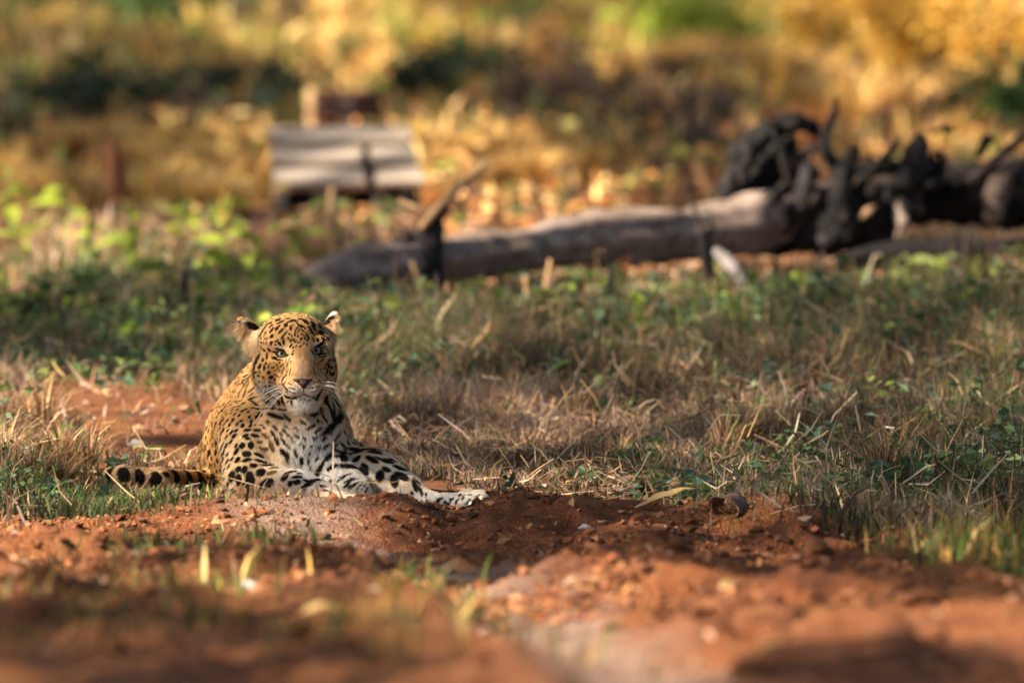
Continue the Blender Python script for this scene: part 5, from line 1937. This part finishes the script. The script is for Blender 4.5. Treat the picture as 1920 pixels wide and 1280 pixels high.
for (a, b, s, lab) in ((1360, 1140, .04, "big sunlit orange clod right of the sandy wheel track"), (1440, 1165, .04, "broad orange clod beside the bright leaf on the right of the track"), (1800, 1180, .05, "largest orange clod at the lower right of the dirt"), (1730, 1200, .03, "round orange clod left of the largest one at the lower right"), (1180, 1010, .018, "brown clod at the near foot of the earth bank"), (1060, 975, .018, "rough brown clod right of the leopard's paw"), (1560, 1085, .03, "orange clod below the grass edge at the right"), (1700, 1075, .03, "long red clod under the grass edge at the far right")):
    g = G(a, b)
    c = obj("dirt_clod", clods[int(a) % 6], CLODM)
    c.location = (g[0], g[1], ground_h(g[0], g[1])[0] + s * .2)
    c.scale = (s * 1.6, s * 1.2, s * .8)
    tag(c, lab, "dirt clod", "clods of red earth on the track")
for (a, b, s, lab) in ((678, 1130, .014, "small pale stone on the dirt left of the sandy wheel track"), (470, 1115, .016, "pale stone among green tufts in the left foreground"), (1565, 1022, .014, "small blue-grey stone at the foot of the right-hand grass"), (905, 1168, .01, "tiny white stone beside the sandy track"), (1100, 1002, .012, "grey pebble below the earth bank"), (260, 838, .018, "grey stone on the bare track behind the tail")):
    g = G(a, b)
    c = obj("stone", clods[int(a) % 6], STONEM)
    c.location = (g[0], g[1], ground_h(g[0], g[1])[0] + s * .3)
    c.scale = (s * 1.3, s, s * .8)
    tag(c, lab, "stone", "stones on the track")


# ---- dry stalks in the right-hand grass
stalks = []
for k in range(5):
    r2 = np.random.default_rng(k)
    h = 1.0
    p0 = resample([np.array([0, 0, -.05]), np.array([r2.normal(0, .07), 0, .5]), np.array([r2.normal(0, .2), r2.normal(0, .1), 1.0])], 8)
    sh = [tube(p0, np.linspace(.012, .005, 8), 5)]
    for j in range(4):
        i = r2.integers(3, 8)
        sh.append(tube(resample([p0[i], p0[i] + r2.normal(0, .08, 3) + [0, 0, .1], p0[i] + r2.normal(0, .14, 3) + [0, 0, .2]], 5), np.linspace(.006, .003, 5), 4))
    V, Q, T = join(sh)
    stalks.append(mesh_np("dry_stalk", V, quads=Q, tris=T))
r_ = np.random.default_rng(9)
for k in range(90):
    px = 1920 - 900 * r_.random() ** 1.5
    py = r_.uniform(600, 1000)
    if py > 720 + (px - 1000) * .33:
        continue
    g = G(px, py)
    c = obj("dry_stalk", stalks[k % 5], ROOTWOOD if k % 2 else TANWOOD)
    s = r_.uniform(.10, .22)
    c.location = (g[0], g[1], ground_h(g[0], g[1])[0])
    c.scale = (s, s, s)
    c.rotation_euler = (r_.normal(0, .15), r_.normal(0, .2), r_.uniform(0, 6.28))
    tag(c, "thin dry branched stalk standing in the right-hand grass", "stalk", "dry stalks in the right-hand grass")

# ---- tussocks of tall golden grass behind
def tussock_mesh(seed, n=170):
    r2 = np.random.default_rng(seed)
    az = r2.uniform(0, 6.28, n)
    rad = r2.random(n) ** .6 * .16
    p = np.stack([np.cos(az) * rad, np.sin(az) * rad, np.zeros(n)], 1)
    out = p / (np.linalg.norm(p, axis=1, keepdims=True) + 1e-6)
    H = r2.uniform(.5, 1.05, n)[:, None]
    ln_ = r2.uniform(.1, .8, n)[:, None] + rad[:, None] * 2
    mid = p + [0, 0, .55] * H + out * H * ln_ * .35
    tip = p + np.array([0, 0, .9]) * H * (1.1 - .35 * ln_) + out * H * ln_
    s = np.stack([-out[:, 1], out[:, 0], out[:, 2]], 1) * .028
    V = np.stack([p - s * .5, p + s * .5, mid - s * .5, mid + s * .5, tip], 1).reshape(-1, 3)
    i = np.arange(n) * 5
    me = mesh_np("grass_tussock", V, quads=np.stack([i, i + 1, i + 3, i + 2], 1), tris=np.stack([i + 2, i + 3, i + 4], 1))
    cols = np.array([(.62, .38, .12), (.54, .30, .09), (.66, .46, .20), (.46, .25, .08), (.55, .42, .15)])[r2.integers(0, 5, n)] * r2.uniform(.75, 1.2, (n, 1))
    point_color(me, np.repeat(cols, 5, axis=0))
    return me


TUS = [tussock_mesh(k) for k in range(5)]
STRAW_TUS = []
for k in range(4):
    me_ = tussock_mesh(90 + k, 60)
    r2 = np.random.default_rng(k)
    cols = np.array([(.36, .22, .12), (.26, .15, .09), (.46, .32, .19), (.17, .10, .07), (.12, .15, .05), (.42, .22, .09)])[r2.integers(0, 6, 60)] * r2.uniform(.7, 1.2, (60, 1))
    me_.attributes["Col"].data.foreach_set("color", np.concatenate([np.repeat(cols, 5, axis=0), np.ones((300, 1))], 1).astype(np.float32).ravel())
    me_.materials.append(GRASS_MAT)
    STRAW_TUS.append(me_)
r_ = np.random.default_rng(17)
cnt = 0
for (x0, x1, y0, y1, n, h0, h1, lab) in ((300, 1920, 95, 165, 46, .16, .32, "tall tussock of golden grass in the far sunlit band"), (0, 330, 90, 165, 12, .16, .28, "tawny grass tussock at the top left edge"), (250, 480, 300, 420, 18, .18, .30, "golden grass tussock left of the bench"),
                                    (830, 1130, 290, 370, 14, .16, .26, "pale golden grass tussock right of the bench"), (0, 230, 300, 420, 12, .16, .28, "orange-gold grass tussock beside the broken post"), (1500, 1920, 160, 260, 16, .2, .4, "golden tussock behind the uprooted tree"), (0, 170, 790, 915, 24, .08, .19, "orange dry tussock at the left edge near the tail")):
    for k in range(n):
        px, py = r_.uniform(x0, x1), r_.uniform(y0, y1)
        g = G(px, py)
        c = obj("grass_tussock", STRAW_TUS[cnt % 4] if "orange dry" in lab else TUS[cnt % 5], None)
        if not len(c.data.materials):
            c.data.materials.append(GRASS_MAT)
        s = r_.uniform(h0, h1)
        c.location = (g[0], g[1], ground_h(g[0], g[1])[0])
        c.scale = (s, s, s)
        c.rotation_euler = (0, 0, r_.uniform(0, 6.28))
        tag(c, lab, "grass tussock", lab.replace("tussock", "tussocks"))
        cnt += 1


r_ = np.random.default_rng(44)
for k in range(78):
    px = 1920 - 1250 * r_.random() if k < 70 else 225 + 18 * (k - 70)
    py = r_.uniform(600, 930) if k < 70 else 935
    if k < 70 and py > 880 + max(0, px - 1250) * .12 or (px < 860 and py > 800):
        continue
    g = G(px, py)
    if not leopard_free(g[None], .05)[0]:
        continue
    c = obj("grass_tussock", STRAW_TUS[k % 4])
    s = r_.uniform(.09, .17) * (1.0 if px < 1300 else 1.35) if k < 70 else .06
    c.location = (g[0], g[1], ground_h(g[0], g[1])[0])
    c.scale = (s * .8, s * .8, s)
    c.rotation_euler = (0, 0, r_.uniform(0, 6.28))
    if k < 70:
        tag(c, "brownish dry tussock in the grass to the right of the leopard", "grass tussock", "dry tussocks in the right-hand grass")
    else:
        tag(c, "small dry tussock standing in front of the leopard's tail", "grass tussock", "small tussocks before the tail")
for k in range(34):
    px, py = r_.uniform(900, 1900), r_.uniform(610, 900)
    if py > 820 + (px - 900) * .1:
        continue
    leafy_plant(px, py, r_.uniform(.05, .14), int(r_.integers(4, 8)), r_.uniform(.03, .065), r_.uniform(.016, .03), ('green', 'blue', 'olive', 'green')[k % 4], "small leafy weed scattered in the grass right of the leopard", "leafy weeds in the right-hand grass")


# ---- bushes in the far grass
def bush(px, py, H, Wd, n, L, mat, label, twigs=9):
    g = G(px, py)
    g[2] = ground_h(g[0], g[1])[0]
    r2 = np.random.default_rng(int(px + py))
    o = empty("bush", g, label, "bush")
    sh, tips = [], []
    for k in range(twigs):
        e = np.array([r2.normal(0, Wd * .3), r2.normal(0, Wd * .3), H * r2.uniform(.55, 1)])
        pth = resample([np.array([r2.normal(0, .03), r2.normal(0, .03), -.03]), e * [.4, .4, .5], e], 8)
        sh.append(tube(pth, np.linspace(.012, .004, 8), 5))
        tips += list(pth[3:])
    part("stem", sh, ROOTWOOD, o, np.zeros(3))
    tips = np.array(tips)
    c = tips[r2.integers(0, len(tips), n)] + r2.normal(0, Wd * .11, (n, 3))
    c[:, 2] = np.abs(c[:, 2])
    V, T = leaf_cards(c, r2.uniform(.6, 1.2, n) * L, r2.uniform(.6, 1.2, n) * L * .55, r2)
    obj("foliage", mesh_np("foliage", V, tris=T, smooth_shade=False), LM[mat], o)


bush(1760, 190, .75, .8, 900, .10, 'gold', "large golden-leaved bush filling the top right corner")
bush(1890, 215, .6, .6, 600, .10, 'gold', "orange-gold bush at the right edge below the corner")
bush(1560, 150, .5, .6, 500, .09, 'gold', "amber bush left of the large golden one")
bush(1280, 125, .36, 1.1, 650, .12, 'lime', "yellow-green bush in the far sunlit grass right of centre")
bush(1350, 120, .30, .35, 260, .11, 'lime', "small lime bush beside the yellow-green one")
bush(320, 80, .40, .9, 1000, .10, 'green', "green bush at the top left of the far grass")
bush(480, 60, .3, .7, 500, .10, 'green', "smaller green bush right of the top-left one")
bush(1900, 260, .35, .5, 500, .09, 'green', "dark green bush at the right edge behind the curled roots")
bush(420, 205, .22, .5, 260, .09, 'dark', "dark-leaved bush added to deepen the shade left of the stump")  # these three dark-leaved bushes are added to darken the shaded band
bush(120, 235, .2, .6, 300, .09, 'dark', "dark-leaved bush added to deepen the shade at the left edge")
bush(260, 215, .2, .6, 300, .09, 'dark', "low dark bush added to deepen the shade between left edge and stump")
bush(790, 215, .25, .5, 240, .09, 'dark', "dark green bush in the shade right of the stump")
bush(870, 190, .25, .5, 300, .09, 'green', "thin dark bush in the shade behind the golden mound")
bush(1110, 210, .3, .6, 90, .08, 'dry', "leafless brown bush in the far shade above the log")
bush(1230, 260, .3, .8, 90, .08, 'dry', "low tangle of brown twigs left of the curled roots", 20)
bush(1020, 230, .3, .6, 90, .08, 'dry', "brown twiggy bush in the shade above the middle of the log", 16)

# ---- low shrubs and thin dark saplings through the far grass
def shrub_mesh(seed, n=110):
    r2 = np.random.default_rng(seed)
    sh, tips = [], []
    for k in range(6):
        e = np.array([r2.normal(0, .28), r2.normal(0, .28), r2.uniform(.5, 1)])
        pth = resample([np.array([0, 0, -.04]), e * [.4, .4, .5], e], 6)
        sh.append(tube(pth, np.linspace(.02, .008, 6), 4))
        tips += list(pth[2:])
    tips = np.array(tips)
    c = tips[r2.integers(0, len(tips), n)] + r2.normal(0, .09, (n, 3))
    c[:, 2] = np.abs(c[:, 2])
    V, T = leaf_cards(c, r2.uniform(.12, .26, n), r2.uniform(.06, .13, n), r2)
    S = join(sh)
    return mesh_np("foliage", V, tris=T, smooth_shade=False), mesh_np("stem", S[0], quads=S[1], tris=S[2])


SHR = [shrub_mesh(k) for k in range(4)]
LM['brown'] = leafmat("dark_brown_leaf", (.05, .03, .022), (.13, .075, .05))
r_ = np.random.default_rng(31)
cnt = 0
for (x0, x1, y0, y1, n, h0, h1, mats, lab) in (
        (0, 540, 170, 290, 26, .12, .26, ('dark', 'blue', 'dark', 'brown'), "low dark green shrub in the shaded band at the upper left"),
        (700, 1380, 170, 320, 26, .10, .24, ('brown', 'dark', 'olive', 'dry'), "low brown scrub in the shaded band above the log"),
        (0, 1920, 20, 100, 30, .2, .4, ('green', 'brown', 'gold', 'lime', 'rust'), "mixed shrub in the farthest strip of scrub"),
        (250, 1900, 100, 165, 30, .12, .3, ('gold', 'olive', 'lime', 'rust', 'olive'), "mixed yellow-green shrub in the far sunlit band of grass"),
        (0, 470, 310, 430, 18, .08, .18, ('rust', 'olive', 'straw', 'gold', 'lime'), "small mixed-leaved shrub in the golden grass left of the bench"),
        (800, 1350, 330, 420, 14, .06, .14, ('rust', 'straw', 'brown', 'olive'), "small dry shrub in the sunny gap behind the grey log"),
        (1400, 1900, 180, 300, 18, .12, .3, ('gold', 'olive', 'brown', 'rust'), "amber shrub behind the uprooted tree"),
        (600, 1900, 545, 640, 26, .05, .12, ('green', 'brown', 'rust', 'dark', 'olive', 'brown'), "knee-low leafy shrub in the grass just in front of the log"),
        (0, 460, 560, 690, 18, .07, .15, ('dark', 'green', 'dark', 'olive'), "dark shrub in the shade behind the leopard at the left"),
        (1350, 1920, 640, 820, 26, .05, .14, ('green', 'blue', 'brown', 'olive', 'green'), "small weed bush in the taller grass at the right")):
    for k in range(n):
        px, py = r_.uniform(x0, x1), r_.uniform(y0, y1)
        g = G(px, py)
        fm, sm = SHR[cnt % 4]
        o = empty("low_shrub", (g[0], g[1], ground_h(g[0], g[1])[0]), lab, "shrub", lab.replace("shrub", "shrubs"), r_.uniform(0, 6.28))
        s = r_.uniform(h0, h1)
        o.scale = (s, s, s)
        obj("stem", sm, ROOTWOOD, o)
        obj("foliage", fm, LM[mats[k % len(mats)]], o)
        cnt += 1
sap = []
for k in range(4):
    r2 = np.random.default_rng(70 + k)
    pth = resample([np.array([0, 0, -.05]), np.array([r2.normal(0, .05), 0, .5]), np.array([r2.normal(0, .12), 0, 1.0])], 8)
    V, Q, T = tube(pth, np.linspace(.035, .016, 8), 7, .2, 8, k)
    sap.append(mesh_np("sapling_stem", V, quads=Q, tris=T))
for k in range(38):
    px, py = r_.uniform(0, 1920), r_.choice([r_.uniform(60, 330), r_.uniform(300, 440)])
    g = G(px, py)
    c = obj("thin_sapling", sap[k % 4], (CHARRED, ROOTWOOD)[k % 2])
    s = r_.uniform(.15, .38)
    c.location = (g[0], g[1], ground_h(g[0], g[1])[0])
    c.scale = (s, s, s)
    c.rotation_euler = (r_.normal(0, .1), r_.normal(0, .12), r_.uniform(0, 6.28))
    tag(c, "bare thin upright sapling stem in the far grass behind the log", "sapling", "bare saplings in the far grass")
